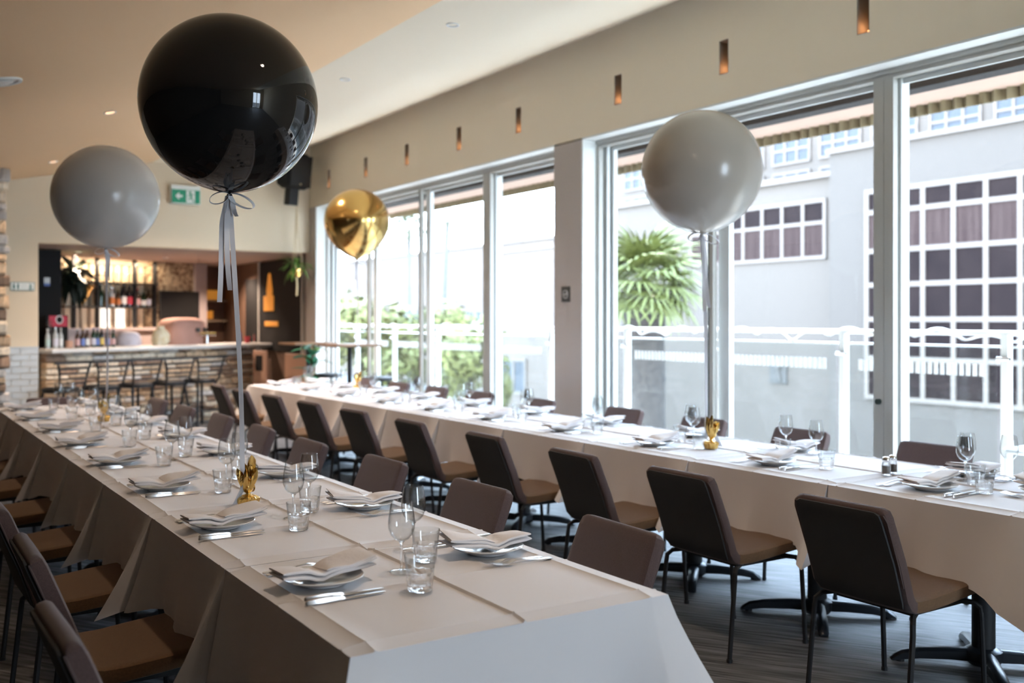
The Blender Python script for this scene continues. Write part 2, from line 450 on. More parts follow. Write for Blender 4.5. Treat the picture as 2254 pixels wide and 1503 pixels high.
# ------------------------------------------------------------------ dining tables and cloths
TOPZ = .757
def make_table(hx, hy):
    t = empty('dining_table')
    MB().rbox(-hx + .01, hx - .01, -hy + .004, hy - .004, .722, .75, .006).build('table_top', 'black_metal', t)
    MB().lathe([(.047, .05), (.047, .70), (.09, .705), (.09, .722)], 20).build('column', 'black_metal', t)
    MB().lathe([(.06, .012), (.075, .03), (.075, .07), (.05, .085)], 20).build('hub', 'base_metal', t)
    for a in range(4):
        g = PI / 4 + a * PI / 2; d = Vector((math.cos(g), math.sin(g), 0)); s = Vector((-d.y, d.x, 0))
        rings = []
        for (q, zt, hw, hh) in ((.05, .075, .03, .05), (.14, .072, .028, .045), (.26, .062, .025, .04), (.33, .048, .024, .036), (.365, .026, .022, .02), (.375, .014, .018, .008)):
            c = d * q
            rings.append([tuple(c - s * hw + Vector((0, 0, zt - hh))), tuple(c + s * hw + Vector((0, 0, zt - hh))),
                          tuple(c + s * hw + Vector((0, 0, zt - .01))), tuple(c + s * hw * .5 + Vector((0, 0, zt))),
                          tuple(c - s * hw * .5 + Vector((0, 0, zt))), tuple(c - s * hw + Vector((0, 0, zt - .01)))])
        f = MB().loft(rings, cap=True).build('foot', 'base_metal', t)
        c = d * .335
        MB().lathe([(.018, 0), (.018, .02)], 10, (c.x, c.y, 0)).build('glide', 'black_metal', f)
    return t

def make_cloth(hx, hy, open_near, open_far, seed):
    r = random.Random(seed)
    def coords(h, cr):
        base = [-h + 2 * h * i / 16 for i in range(17)]
        out = set(base[:])
        for c in cr:
            out = {b for b in out if abs(b - c) > .012 or abs(abs(b) - h) < 1e-6}
            out |= {c - .006, c, c + .006}
        return sorted(out)
    cx = [0.0 + r.uniform(-.006, .006), -hx + .055, hx - .055]
    cy = [r.uniform(-.02, .02), -hy + .05, hy - .045]
    X = coords(hx, cx); Y = coords(hy, cy)
    hgtx = [r.uniform(.005, .0075), .0035, .0035]; hgty = [r.uniform(.002, .004), .0035, .0035]
    mb = MB(); nx, ny = len(X), len(Y)
    ph = [r.uniform(0, 6) for _ in range(6)]
    def topz(x, y):
        z = TOPZ
        for c, g in zip(cx, hgtx): z += g * max(0, 1 - abs(x - c) / .0062)
        for c, g in zip(cy, hgty): z += g * max(0, 1 - abs(y - c) / .0062)
        z += .0007 * math.sin(9 * x + ph[0]) * math.sin(8 * y + ph[1])
        return z
    ed = .006
    for j, y in enumerate(Y):
        for i, x in enumerate(X):
            e = (i in (0, nx - 1)) or (j in (0, ny - 1))
            mb.v.append((x * (1 + (.004 / hx if i in (0, nx - 1) else 0)), y, topz(x, y) - (ed if e else 0)))
    for j in range(ny - 1):
        for i in range(nx - 1):
            a = j * nx + i; mb.f.append((a, a + 1, a + nx + 1, a + nx))
    # boundary loop, counter-clockwise from the near-left corner
    loop = [(i, 0) for i in range(nx)] + [(nx - 1, j) for j in range(1, ny)] + [(i, ny - 1) for i in range(nx - 2, -1, -1)] + [(0, j) for j in range(ny - 2, 0, -1)]
    R = 7; prev = [j * nx + i for i, j in loop]
    fl = [r.uniform(.8, 1.2) for _ in range(4)]
    for q in range(1, R + 1):
        t = q / R; cur = []
        for (i, j) in loop:
            x, y = X[i], Y[j]; u = (y + hy) / (2 * hy); s = (x + hx) / (2 * hx)
            dx = dy = 0.0; drop = .295
            left, right, near, far = i == 0, i == nx - 1, j == 0, j == ny - 1
            corner = (left or right) and (near or far)
            ft = t ** 1.15
            if left or right:
                sg = -1 if left else 1
                gN = math.exp(-(u / .13) ** 2) * (.15 if not open_near else .13) * fl[0 if left else 1]
                gF = math.exp(-((1 - u) / .10) ** 2) * (fl[1] * .05 if not open_far else .13) * fl[2 if left else 3]
                wav = .016 * math.sin(11 * u + ph[2]) + .012 * math.sin(25 * u + ph[3])
                dx = sg * ft * (.022 + wav * t + gN + gF)
                drop += .05 * math.exp(-(u / .10) ** 2) + .03 * math.exp(-((1 - u) / .1) ** 2) + .008 * math.sin(7 * u + ph[4])
            if near or far:
                op = open_near if near else open_far; sg = -1 if near else 1
                if op:
                    g = (math.exp(-(s / .12) ** 2) + math.exp(-((1 - s) / .12) ** 2)) * .12
                    dy = sg * ft * (.025 + g + .010 * math.sin(10 * s + ph[5]) * t)
                    drop += .05 * (math.exp(-(s / .1) ** 2) + math.exp(-((1 - s) / .1) ** 2))
                else:
                    dy = -sg * .003
            cur.append(len(mb.v))
            ex = x * (1 + (.004 / hx if (left or right) else 0))
            mb.v.append((ex + dx, y + dy, TOPZ - ed - .006 * 0 - drop * t))
        n = len(loop)
        for k in range(n):
            mb.f.append((prev[k], cur[k], cur[(k + 1) % n], prev[(k + 1) % n]))
        prev = cur
    return mb.mesh('tablecloth', 'cloth_white', True)

LROW = dict(x=1.3155, hx=.4445, y0=1.98, L=.897, n=8)
RROW = dict(x=3.9885, hx=.4495, y0=2.035, L=.887, n=10)
def row(R, side):
    proto = None
    for k in range(R['n']):
        cy = R['y0'] + R['L'] * (k + .5)
        if proto is None: proto = make_table(R['hx'], R['L'] / 2); t = proto
        else: t = copy_tree(proto)
        t.location = (R['x'], cy, 0)
        tag(t, 'black pedestal table under white cloth, %s from front of %s' % (ORD[k], side), 'table', 'pedestal tables of ' + side)
    for k in range(R['n']):
        cy = R['y0'] + R['L'] * (k + .5)
        c = shared('tablecloth', make_cloth(R['hx'] + .002, R['L'] / 2 - .002, k == 0, k == R['n'] - 1, 31 * k + len(side)), None, (R['x'], cy, 0))
        tag(c, 'white cloth draped over the %s table from the front of %s' % (ORD[k], side), 'tablecloth', 'white cloths of ' + side)
row(LROW, 'the left row')
row(RROW, 'the window row')

rnd = random.Random(21)
# ------------------------------------------------------------------ dining chairs
def pad(path, ws, th, n=16):
    """padded shell: path [(x,z)], widths, thickness -> closed rounded sweep along y-width"""
    pts = [Vector((p[0], 0, p[1])) for p in path]; rings = []
    N = len(pts)
    for i, p in enumerate(pts):
        d = (pts[min(i + 1, N - 1)] - pts[max(i - 1, 0)]).normalized()
        nrm = Vector((-d.z, 0, d.x))
        w_, h_ = ws[i] / 2, th[i] / 2
        ring = []
        for k in range(n):
            a = 2 * PI * k / n
            ca, sa = math.cos(a), math.sin(a)
            e = .34
            yy = w_ * (abs(ca) ** (e * .45)) * (1 if ca >= 0 else -1)
            hh = h_ * (abs(sa) ** e) * (1 if sa >= 0 else -1)
            ring.append(tuple(p + Vector((0, yy, 0)) + nrm * hh))
        rings.append(ring)
    return MB().loft(rings, cap=True)
def make_chair():
    t = empty('dining_chair')
    seat_p = [(.245, .440), (.24, .447), (.225, .452), (.12, .448), (0, .437), (-.10, .428), (-.16, .428), (-.185, .434)]
    MBs = pad(seat_p, [.36, .40, .43, .44, .44, .43, .425, .42], [.012, .034, .05, .055, .056, .056, .055, .054])
    s = MBs.build('seat', 'chair_seat', t)
    back_p = [(-.165, .424), (-.195, .437), (-.217, .465), (-.235, .52), (-.262, .60), (-.298, .69), (-.328, .765), (-.338, .789), (-.342, .799), (-.343, .803)]
    b = pad(back_p, [.42, .425, .43, .43, .43, .425, .42, .41, .385, .34], [.052, .054, .054, .052, .05, .05, .05, .045, .03, .010]).build('backrest', 'chair_fabric', t)
    mid = [(q[0], q[1]) for q in back_p[1:9]]
    pad([(q[0] - .0245, q[1] - .010) for q in mid], [.37, .395, .395, .395, .39, .385, .375, .34], [.012, .014, .014, .014, .014, .014, .012, .006]).build('back_panel', 'chair_back', t)
    for sg in (-1, 1):
        p = [(q[0] + (-.018), sg * (.207 if q[1] < .77 else .198), q[1] - .009) for q in back_p[3:8]]
        MB().tube(p, .0035, 6).build('piping', 'chair_piping', b)
    MB().box(-.15, .17, -.17, .17, .385, .405).build('seat_frame', 'black_metal', t, False)
    for sx in (-1, 1):
        for sg in (-1, 1):
            x0 = .10 if sx > 0 else -.09
            xt = .20 if sx > 0 else -.215
            foot = .225 if sx > 0 else -.255
            pts = [(x0, sg * .13, .398), (x0 + .04 * sx, sg * .175, .400), (xt - .02 * sx, sg * .205, .395), (xt, sg * .218, .375), (xt + .004 * sx, sg * .221, .34), (foot, sg * .225, .006)]
            lg = MB().tube(pts, .0105, 8).build('leg', 'black_metal', t)
            MB().lathe([(.013, 0), (.013, .014)], 8, (foot, sg * .225, 0)).build('glide', 'black_metal', lg)
    return t
chair0 = make_chair(); chair_used = [False]
def place_chair(x, y, rz, label, group):
    if not chair_used[0]: c = chair0; chair_used[0] = True
    else: c = copy_tree(chair0)
    c.location = (x, y, 0); c.rotation_euler = (0, 0, rz)
    tag(c, label, 'chair', group)
LYC = [LROW['y0'] + LROW['L'] * (k + .5) for k in range(8)]
for k, y in enumerate([2.43, 3.30, 4.13, 5.05, 5.95, 6.85, 7.75, 8.65]):
    place_chair((.695 if k == 0 else .73) + rnd.uniform(-.01, .01), y, rnd.uniform(-.05, .05), 'brown padded chair, %s from front on the left side of the left table row' % ORD[k], 'chairs on the left side of the left row')
for k, y in enumerate([2.58, 3.50, 4.40, 5.29, 6.17, 7.08, 7.93, 8.8]):
    place_chair(1.755 + rnd.uniform(-.02, .02), y, PI + rnd.uniform(-.05, .05), 'brown padded chair, %s from front on the right side of the left table row' % ORD[k], 'chairs on the right side of the left row')
place_chair(1.33, 9.10, -PI / 2, 'brown padded chair at the far head of the left table row', 'chair at the far head of the left row')
for k, y in enumerate([2.45, 3.32, 4.10, 5.02, 5.98, 6.95, 7.84, 8.72, 9.55, 10.38]):
    place_chair(3.37 + rnd.uniform(-.02, .02), y, rnd.uniform(-.05, .05), 'dark-backed padded chair, %s from the front on the aisle side of the window row' % ORD[k], 'aisle-side chairs of the window row')
for k, y in enumerate([3.28, 4.20, 5.05, 5.94, 7.02, 8.05, 8.90, 9.75, 10.55]):
    place_chair(4.50 + rnd.uniform(-.02, .02), y, PI + rnd.uniform(-.05, .05), 'brown padded chair, %s from the front on the glass side of the window row' % ORD[k], 'glass-side chairs of the window row')

# ------------------------------------------------------------------ place settings
rnd = random.Random(33)
plate_m = MB().lathe([(.045, .0), (.062, .0), (.064, .004), (.085, .010), (.108, .019), (.112, .0215), (.110, .0235), (.085, .0145), (.066, .0085), (.03, .0075), (.001, .0075)], 40).mesh('plate', 'porcelain')
def napkin_mesh(seed):
    r = random.Random(seed); mb = MB()
    n = 14
    def wave(u): return .020 * abs(u - .42) ** 1.15 - .011 * math.exp(-((u - .42 - .02 * math.sin(seed)) / .10) ** 2)
    for Ly, (u0, u1, th, z0) in enumerate(((0, 1, .013, .029), (.0, 1, .012, .0405), (.46, 1, .007, .0505))):
        rings = []
        off = r.uniform(-.003, .003); tw = r.uniform(-.05, .05) * Ly
        for i in range(n + 1):
            u = u0 + (u1 - u0) * i / n; x = -.135 + .27 * u + off
            w = .050 * (1 - .02 * Ly) * (1 + .04 * math.sin(3 * u + seed))
            e = min(1, min(i, n - i) / 1.0 + .45); t2 = th * e
            zc = z0 + th / 2 + wave(u) + (.008 * (u - .7) / .3 if (u > .7 and Ly) else 0)
            tl = .003 * math.sin(4 * u + seed) * Ly; yo = .003 * math.sin(4 * u + Ly) + tw * (u - .5) * .1
            ring = []
            for k in range(14):
                a = 2 * PI * k / 14; ca, sa = math.cos(a), math.sin(a)
                yy = w * abs(ca) ** .3 * (1 if ca >= 0 else -1)
                ring.append((x, yy + yo, zc + t2 / 2 * abs(sa) ** .6 * (1 if sa >= 0 else -1) + tl * yy / w + .0015 * math.sin(30 * yy + 9 * u) * Ly))
            rings.append(ring)
        mb.loft(rings, cap=True)
    return mb.mesh('napkin', 'napkin_white')
NAP = [napkin_mesh(s) for s in range(5)]
def knife_mesh():
    prof = [(-.110, .005, .0035), (-.105, .009, .0055), (-.05, .0085, .006), (-.015, .006, .005), (-.008, .0055, .004), (0, .0085, .0018), (.05, .0095, .0016), (.09, .009, .0014), (.108, .004, .001), (.112, .001, .0008)]
    return MB().loft([[(x, -w * .75, .0008), (x, w * .75, .0008), (x, w * .5, .0008 + 1.8 * h), (x, -w * .5, .0008 + 1.8 * h)] for x, w, h in prof], cap=True).mesh('knife', 'steel')
def fork_mesh():
    mb = MB()
    prof = [(-.105, .006, .002), (-.10, .0095, .003), (-.05, .006, .004), (0, .0035, .010), (.025, .005, .012), (.04, .011, .009), (.055, .0125, .006), (.062, .0125, .006)]
    mb.loft([[(x, -w, z), (x, w, z), (x, w, z + .002), (x, -w, z + .002)] for x, w, z in prof], cap=True)
    for k in range(4):
        y = -.0108 + .0072 * k
        mb.loft([[(x, y - w, z), (x, y + w, z), (x, y + w, z + .0018), (x, y - w, z + .0018)] for x, w, z in ((.061, .0018, .006), (.08, .0016, .006), (.10, .0012, .010), (.106, .0006, .012))], cap=True)
    return mb.mesh('fork', 'steel')
KN, FK = knife_mesh(), fork_mesh()
def flute(a, r, z):
    return 1 - .075 * abs(math.sin(5 * a)) ** .7 if (.008 < z < .050 and r > .032) else 1.0
def make_tumbler():
    t = empty('tumbler')
    MB().lathe([(.0375, .050), (.0385, .058), (.0405, .075), (.0425, .092), (.0420, .0935), (.0410, .092), (.0388, .072), (.0366, .052)], 40, cap=False).build('wall', 'glass_wall', t)
    MB().lathe([(.001, 0), (.030, 0), (.0325, .003), (.0338, .012), (.0358, .030), (.0375, .048), (.0378, .052), (.0366, .052), (.034, .03), (.031, .017), (.001, .013)], 40, mod=flute).build('fluted_base', 'glass', t)
    return t
tum0 = make_tumbler(); tum_used = [False]
def tumbler(x, y, z, label, group):
    if not tum_used[0]: c = tum0; tum_used[0] = True
    else: c = copy_tree(tum0)
    c.location = (x, y, z); c.rotation_euler = (0, 0, rnd.uniform(0, 3)); tag(c, label, 'tumbler', group)
tumbler_m = MB().lathe([(.001, 0), (.032, 0), (.036, .030), (.0425, .092), (.0410, .092), (.034, .03), (.030, .012), (.001, .010)], 20).mesh('glass_body', 'glass_wall')
def make_wine():
    t = empty('wine_glass')
    bowl = [(.001, .088), (.010, .089), (.021, .095), (.031, .107), (.0375, .125), (.0385, .140), (.036, .165), (.0315, .192), (.0300, .200), (.0294, .2005),
            (.0289, .199), (.0304, .191), (.0348, .165), (.0372, .140), (.0362, .126), (.030, .109), (.020, .0975), (.010, .092), (.001, .091)]
    MB().lathe(bowl, 32).build('bowl', 'glass_wall', t)
    MB().lathe([(.0075, .006), (.0045, .012), (.0036, .030), (.0036, .070), (.0050, .082), (.009, .0875)], 14).build('stem', 'glass', t)
    MB().lathe([(.001, 0), (.034, 0), (.035, .0015), (.030, .003), (.012, .0055), (.001, .0062)], 32).build('foot', 'glass_wall', t)
    return t
wine0 = make_wine(); wine_used = [False]
def wine(x, y, label, group):
    if not wine_used[0]: c = wine0; wine_used[0] = True
    else: c = copy_tree(wine0)
    c.location = (x, y, TOPZ + .002); c.rotation_euler = (0, 0, rnd.uniform(0, 3)); tag(c, label, 'wine glass', group)

def setting(px, py, ang, where, grp, glasses=True):
    """plate at px,py; ang: direction the diner faces (0 = +X)"""
    ca, sa = math.cos(ang), math.sin(ang)
    def W(f, r): return (px + ca * f + sa * r, py + sa * f - ca * r)   # f forward, r to the diner's right
    z = TOPZ + .003
    j = rnd.uniform
    tag(shared('plate', plate_m, None, (px, py, z)), 'white plate under a napkin, ' + where, 'plate', 'plates ' + grp)
    x, y = W(j(-.015, .01), j(-.012, .012))
    n = shared('napkin', rnd.choice(NAP), None, (x, y, z - .006), rotz=ang + j(-.08, .08) + (0 if rnd.random() < .7 else 0))
    tag(n, 'folded napkin on its plate, ' + where, 'napkin', 'napkins ' + grp)
    for q, (rr, nm) in enumerate(((.142, 'inner'), (.176, 'outer'))):
        x, y = W(j(-.01, .01) - .008 * q, rr)
        tag(shared('knife', KN, None, (x, y, z), rotz=ang + j(-.03, .03)), '%s steel knife, %s' % (nm, where), 'knife', 'knives ' + grp)
    for q, (rr, nm) in enumerate(((-.150, 'inner'), (-.176, 'outer'))):
        x, y = W(j(-.01, .01) - .01 * q, rr)
        tag(shared('fork', FK, None, (x, y, z), rotz=ang + j(-.03, .03)), '%s steel fork, %s' % (nm, where), 'fork', 'forks ' + grp)

for k in range(8):
    y = 2.55 + .897 * k + rnd.uniform(-.015, .015)
    wh = '%s setting from front, left side of left row' % ORD[k]; g = 'on the left side of the left row'
    setting(1.03 + rnd.uniform(-.01, .01), y, 0, wh, g)
    tumbler(1.228 + rnd.uniform(-.012, .012), y - .19 + rnd.uniform(-.03, .02), TOPZ + .002, 'fluted tumbler, ' + wh, 'tumblers ' + g)
    wine(1.285 + rnd.uniform(-.02, .02), y - .01 + rnd.uniform(-.04, .03), 'stemmed wine glass, ' + wh, 'wine glasses ' + g)
    y = 2.62 + .897 * k + rnd.uniform(-.015, .015)
    wh = '%s setting from front, right side of left row' % ORD[k]; g = 'on the right side of the left row'
    setting(1.59 + rnd.uniform(-.01, .01), y, PI, wh, g)
    tumbler(1.395 + rnd.uniform(-.015, .015), y + .03 + rnd.uniform(-.02, .03), TOPZ + .002, 'fluted tumbler, ' + wh, 'tumblers ' + g)
    wine(1.425 + rnd.uniform(-.015, .015), y + .15 + rnd.uniform(-.02, .03), 'stemmed wine glass, ' + wh, 'wine glasses ' + g)
for k in range(10):
    y = 2.57 + .889 * k + rnd.uniform(-.015, .015)
    wh = '%s setting from front, aisle side of window row' % ORD[k]; g = 'on the aisle side of the window row'
    setting(3.775 + rnd.uniform(-.01, .01), y, 0, wh, g)
    tumbler(3.87 + rnd.uniform(-.015, .015), y - .18 - (.06 if k else 0), TOPZ + .002, 'fluted tumbler, ' + wh, 'tumblers ' + g)
    wine(4.08 + rnd.uniform(-.02, .02), y + .03 + rnd.uniform(-.03, .03), 'stemmed wine glass, ' + wh, 'wine glasses ' + g)
    y = 2.70 + .889 * k + rnd.uniform(-.015, .015) + (.35 if k == 0 else .15 if k == 1 else 0.05)
    wh = '%s setting from front, glass side of window row' % ORD[k]; g = 'on the glass side of the window row'
    if k > 0 or True:
        setting(4.265 + rnd.uniform(-.01, .01), y - (.0 if k else .35), PI, wh, g)
    tumbler(4.02 + rnd.uniform(-.015, .015), y - .12 - (.40 if k == 0 else 0), TOPZ + .002, 'fluted tumbler, ' + wh, 'tumblers ' + g)
    wine(4.20 + rnd.uniform(-.015, .015), y - .0 - (.36 if k == 0 else 0), 'stemmed wine glass, ' + wh, 'wine glasses ' + g)
wh = 'setting at the near head of the window row'; g = 'at the near head of the window row'
setting(4.06, 2.24, PI / 2, wh, g)
wine(4.285, 2.54, 'stemmed wine glass, ' + wh, 'wine glasses ' + g)

# salt and pepper
for (x, y, m, nm) in ((3.945, 2.93, 'salt', 'white salt'), (4.02, 2.95, 'pepper', 'ground pepper')):
    s = empty('shaker', (x, y, TOPZ + .003))
    MB().lathe([(.001, 0), (.019, 0), (.0205, .003), (.0205, .045), (.017, .056), (.015, .062), (.0138, .062), (.0155, .055), (.0185, .045), (.0185, .006), (.001, .005)], 24).build('jar', 'glass', s)
    MB().lathe([(.001, .0065), (.018, .0065), (.018, .040), (.001, .041)], 20).build('contents', m, s)
    MB().lathe([(.0165, .060), (.0185, .063), (.0185, .074), (.015, .081), (.006, .084), (.001, .0845)], 24).build('cap', 'chrome', s)
    tag(s, 'small glass shaker of %s with domed steel cap' % nm, 'shaker', 'salt and pepper on the window row')

# ------------------------------------------------------------------ balloons on ribbons, foil weights
RV = Vector((math.cos(T), -math.sin(T), 0)); FV = Vector((math.sin(T), math.cos(T), 0))
def balloon(cx, cy, cz, R, m, taper, wx, wy, label, tails, seed):
    r = random.Random(seed)
    t = empty('balloon', (wx, wy, TOPZ + .06)); O = Vector((wx, wy, TOPZ + .06))
    c = Vector((cx, cy, cz)) - O
    prof = []
    n = 40
    for i in range(n + 1):
        f = PI * (1 - i / n); rr = R * math.sin(f); zz = R * math.cos(f)
        if f > PI * .5:
            q = (f - PI * .5) / (PI * .5); zz -= R * taper * q ** 3; rr *= 1 - .10 * taper / .1 * q * (1 - q) * .5
        prof.append((max(rr, .006), zz))
    MB().lathe(prof, 56, tuple(c)).build('envelope', m, t)
    kb = c + Vector((0, 0, -R * (1 + taper)))
    MB().lathe([(.006, .012), (.005, 0), (.010, -.008), (.013, -.018), (.009, -.022), (.002, -.018)], 16, tuple(kb), mod=lambda a, r_, z_: 1 + .12 * math.sin(5 * a)).build('knot', m, t)
    k0 = kb + Vector((0, 0, -.012))
    N = 26; pts = []; wd = []
    for i in range(N + 1):
        u = i / N; p = k0.lerp(Vector((0, 0, .0)), u) + RV * (.010 * math.sin(PI * u)) - FV * .006 * math.sin(2 * PI * u)
        pts.append(tuple(p)); a = .35 * math.sin(2.6 * u + seed) + (1.25 * max(0, u - .75) / .25 if seed % 2 == 0 else 0)
        wd.append(RV * math.cos(a) + FV * math.sin(a))
    MB().strip(pts, wd, .0185 if seed != 3 else .014).build('ribbon', 'ribbon', t)
    # bow loops
    for sg, ln, dr in ((-1, .075, -.016), (1, .095, -.040)):
        q = []; wdl = []
        for i in range(19):
            a = PI * 2 * i / 18; u = i / 18
            x = sg * ln * (.5 - .5 * math.cos(a)) ; zz = .022 * math.sin(a) + dr * (.5 - .5 * math.cos(a))
            q.append(tuple(k0 + RV * x + Vector((0, 0, zz)) - FV * .004 * (1 + i * .1)))
            wdl.append(FV * 1.0 + RV * .25 * sg + Vector((0, 0, .35)))
        MB().strip(q, wdl, .017).build('bow_loop', 'ribbon', t)
    for (sg, ln, sw) in tails:
        q = []; wdl = []
        for i in range(15):
            u = i / 14
            q.append(tuple(k0 + RV * (sg * (.006 + .020 * min(1, u * 4)) + sw * u * u * u * .03) - FV * (.010 + .012 * u) + Vector((0, 0, -ln * u))))
            a = .5 * math.sin(4 * u + sg); wdl.append(RV * math.cos(a) + FV * math.sin(a))
        MB().strip(q, wdl, .019).build('ribbon_tail', 'ribbon', t)
    tag(t, label, 'balloon')
    return t
def foil_weight(x, y, seed, label, rot=0):
    r = random.Random(seed)
    t = empty('balloon_weight', (x, y, TOPZ + .003), rot)
    ph = r.uniform(0, 6)
    def rip(a, rr, z): return 1 + .07 * math.sin(9 * a + ph + 40 * z) + .05 * math.sin(17 * a + 60 * z)
    MB().lathe([(.001, 0), (.029, 0), (.034, .006), (.041, .026), (.042, .034), (.034, .041), (.017, .046), (.008, .050), (.007, .053)], 44, mod=rip).build('foil_base', 'gold_foil', t, False)
    MB().lathe([(.0085, .046), (.0095, .049), (.0085, .053)], 14).build('tie', 'gold_foil', t)
    # pleated foil fanning out above the tie
    for side, (amp, hh, r0, nf) in enumerate(((.42, .078, .030, 5), (.30, .052, .022, 4))):
        rings = []; f1, f2 = r.uniform(0, 6), r.uniform(0, 6)
        for q in range(8):
            u = q / 7; ring = []
            for k in range(48):
                a = 2 * PI * k / 48
                rr = (.006 + r0 * math.sin(min(1, u * 1.25) * PI * .5) * (1 - .25 * u * u)) * (1 + amp * u * math.sin(nf * a + f1 + .8 * u) + .15 * u * math.sin(11 * a + f2))
                zz = .052 + hh * u + .050 * u * u * max(0, math.cos(a - f1)) ** 2 + .022 * u * math.sin(nf * a + f1)
                ring.append((rr * math.cos(a) - .006 * u, rr * math.sin(a), zz))
            rings.append(ring)
        MB().loft(rings + [[(x * .97, y * .97, z - .0005) for x, y, z in rg] for rg in reversed(rings)]).build('foil_fan', 'gold_foil', t, False)
    q = []
    for i in range(15):
        a = 2 * PI * i / 14 * .9
        q.append((.016 + .012 * math.sin(a), -.004, .056 + .014 - .014 * math.cos(a)))
    MB().strip(q, Vector((0, 1, 0)), .008).build('foil_curl', 'gold_foil', t)
    # loose ribbon end
    MB().strip([tuple(-RV * .020 + RV * .020 * (1 - u) - FV * .01 + Vector((0, 0, .115 - .10 * u)) - RV * .03 * u) for u in [i / 8 for i in range(9)]], RV * .8 + FV * .6, .024).build('ribbon_end', 'ribbon', t)
    tag(t, label, 'balloon weight', 'gold foil balloon weights')
balloon(1.152, 3.776, 2.300, .331, 'black_latex', .03, 1.195, 3.755, 'large glossy black balloon on a white ribbon above the left row', [(-1, .405, -.2), (-.3, .36, .5), (.6, .08, .6)], 2)
foil_weight(1.215, 3.75, 4, 'gold foil weight below the black balloon on the left row', .4)
balloon(1.40, 7.47, 2.345, .362, 'grey_latex', .0, 1.40, 7.47, 'mid-grey balloon with white bow near the bar end of left row', [(.4, .27, .1), (1, .22, .2)], 3)
foil_weight(1.385, 7.46, 5, 'gold foil weight below the grey balloon near the bar', 1.2)
balloon(4.25, 9.57, 2.50, .338, 'gold_latex', .17, 4.25, 9.57, 'shiny gold balloon over the far part of the window row', [(-.5, .20, -.1)], 3)
foil_weight(4.25, 9.56, 6, 'gold foil weight below the shiny gold balloon', 2.0)
balloon(3.872, 4.068, 2.30, .332, 'pale_latex', .04, 3.90, 4.06, 'pale grey balloon on a white ribbon over the window row', [(.3, .42, .1), (.7, .40, .6)], 5)
foil_weight(3.925, 4.05, 7, 'gold foil weight below the pale grey balloon', 2.6)

# ------------------------------------------------------------------ ceiling and wall lamps
def downlight(x, y, z, label, slope=0.0, r=.05, power=24, lit=True):
    t = empty('downlight', (x, y, z)); t.rotation_euler = (0, -math.atan(slope), 0)
    MB().lathe([(r * .72, .004), (r * .8, -.004), (r, -.006), (r * 1.02, -.001), (r, .004)], 24).build('rim', 'white_plastic', t)
    MB().lathe([(r * .70, .002), (.001, .006)], 20, cap=False).build('lens', 'warm_lamp' if lit else 'chrome', t)
    if lit:
        d = bpy.data.lights.new('downlight_lamp', 'SPOT'); d.energy = power; d.color = (1.0, .76, .58); d.spot_size = 2.3; d.spot_blend = .8; d.shadow_soft_size = .05
        l = bpy.data.objects.new('downlight_lamp', d); col.objects.link(l); l.parent = t; l.location = (0, 0, -.02)
    tag(t, label, 'downlight', 'recessed ceiling downlights')
def tanz(x): return 2.899 + (x - .2) * .615 / 2.866
for i, y in enumerate((2.6, 5.72, 8.85, 11.94)):
    downlight(1.69, y, tanz(1.69) - .002, ['round warm downlight above the near tables in the tan ceiling', 'round downlight in the tan ceiling hidden above the black balloon', 'round warm downlight in the tan ceiling left of the black balloon', 'round warm downlight in the tan ceiling above the grey balloon'][i], .2146)
for i, y in enumerate((.2, 3.0, 6.1, 7.7)):
    pass
downlight(3.38, 6.0, 3.513, 'small unlit downlight, nearer of two in the pale ceiling panel', r=.045, lit=False)
downlight(3.38, 9.7, 3.513, 'added warm downlight, unseen behind the black balloon, to brighten the far wall', r=.045, power=45)  # hidden lamp added for more light on the far wall
downlight(3.38, 11.5, 3.513, 'added warm downlight, unseen, in the pale ceiling panel to brighten the bar', r=.045, power=190)  # hidden strong lamp added to light up the stone bar front
downlight(3.38, 7.85, 3.513, 'small warm downlight, farther of two in the pale ceiling panel', r=.045, power=22)
v = empty('ceiling_vent', (.70, 7.14, tanz(.70) - .003)); v.rotation_euler = (0, -math.atan(.2146), 0)
MB().lathe([(.10, .002), (.105, -.008), (.128, -.012), (.132, -.002), (.13, .004)], 32).build('outer_ring', 'white_plastic', v)
MB().lathe([(.095, .003), (.001, .004)], 32, cap=False).build('throat', 'black_metal', v)
MB().lathe([(.070, -.004), (.074, -.012), (.06, -.016), (.001, -.018)], 32).build('centre_disc', 'white_plastic', v)
tag(v, 'round white ceiling air vent at the left edge', 'vent')
for i, y in enumerate(sorted(NICHE_Y)):
    t = empty('niche_light', (XW, y, 3.26))
    MB().box(.118, .1195, -.045, .045, 0, .245).build('niche_back', 'niche_grey', t, False)
    MB().box(.0, .12, -.0455, -.043, 0, .245).box(.0, .12, .043, .0455, 0, .245).box(0, .12, -.045, .045, 0, .003).box(0, .12, -.045, .045, .242, .245).build('niche_lining', 'niche_grey', t, False)
    MB().lathe([(.001, .004), (.022, .004), (.024, .012), (.018, .03), (.001, .036)], 16, (.075, 0, 0)).build('lamp', 'niche_lamp', t)
    d = bpy.data.lights.new('niche_lamp', 'POINT'); d.energy = .10; d.color = (1, .45, .2); d.shadow_soft_size = .012
    l = bpy.data.objects.new('niche_lamp', d); col.objects.link(l); l.parent = t; l.location = (.05, 0, .05)
    tag(t, 'slot-shaped glowing wall niche above the windows, %s from the front' % ORD[i], 'wall light', 'niche lights above the windows')

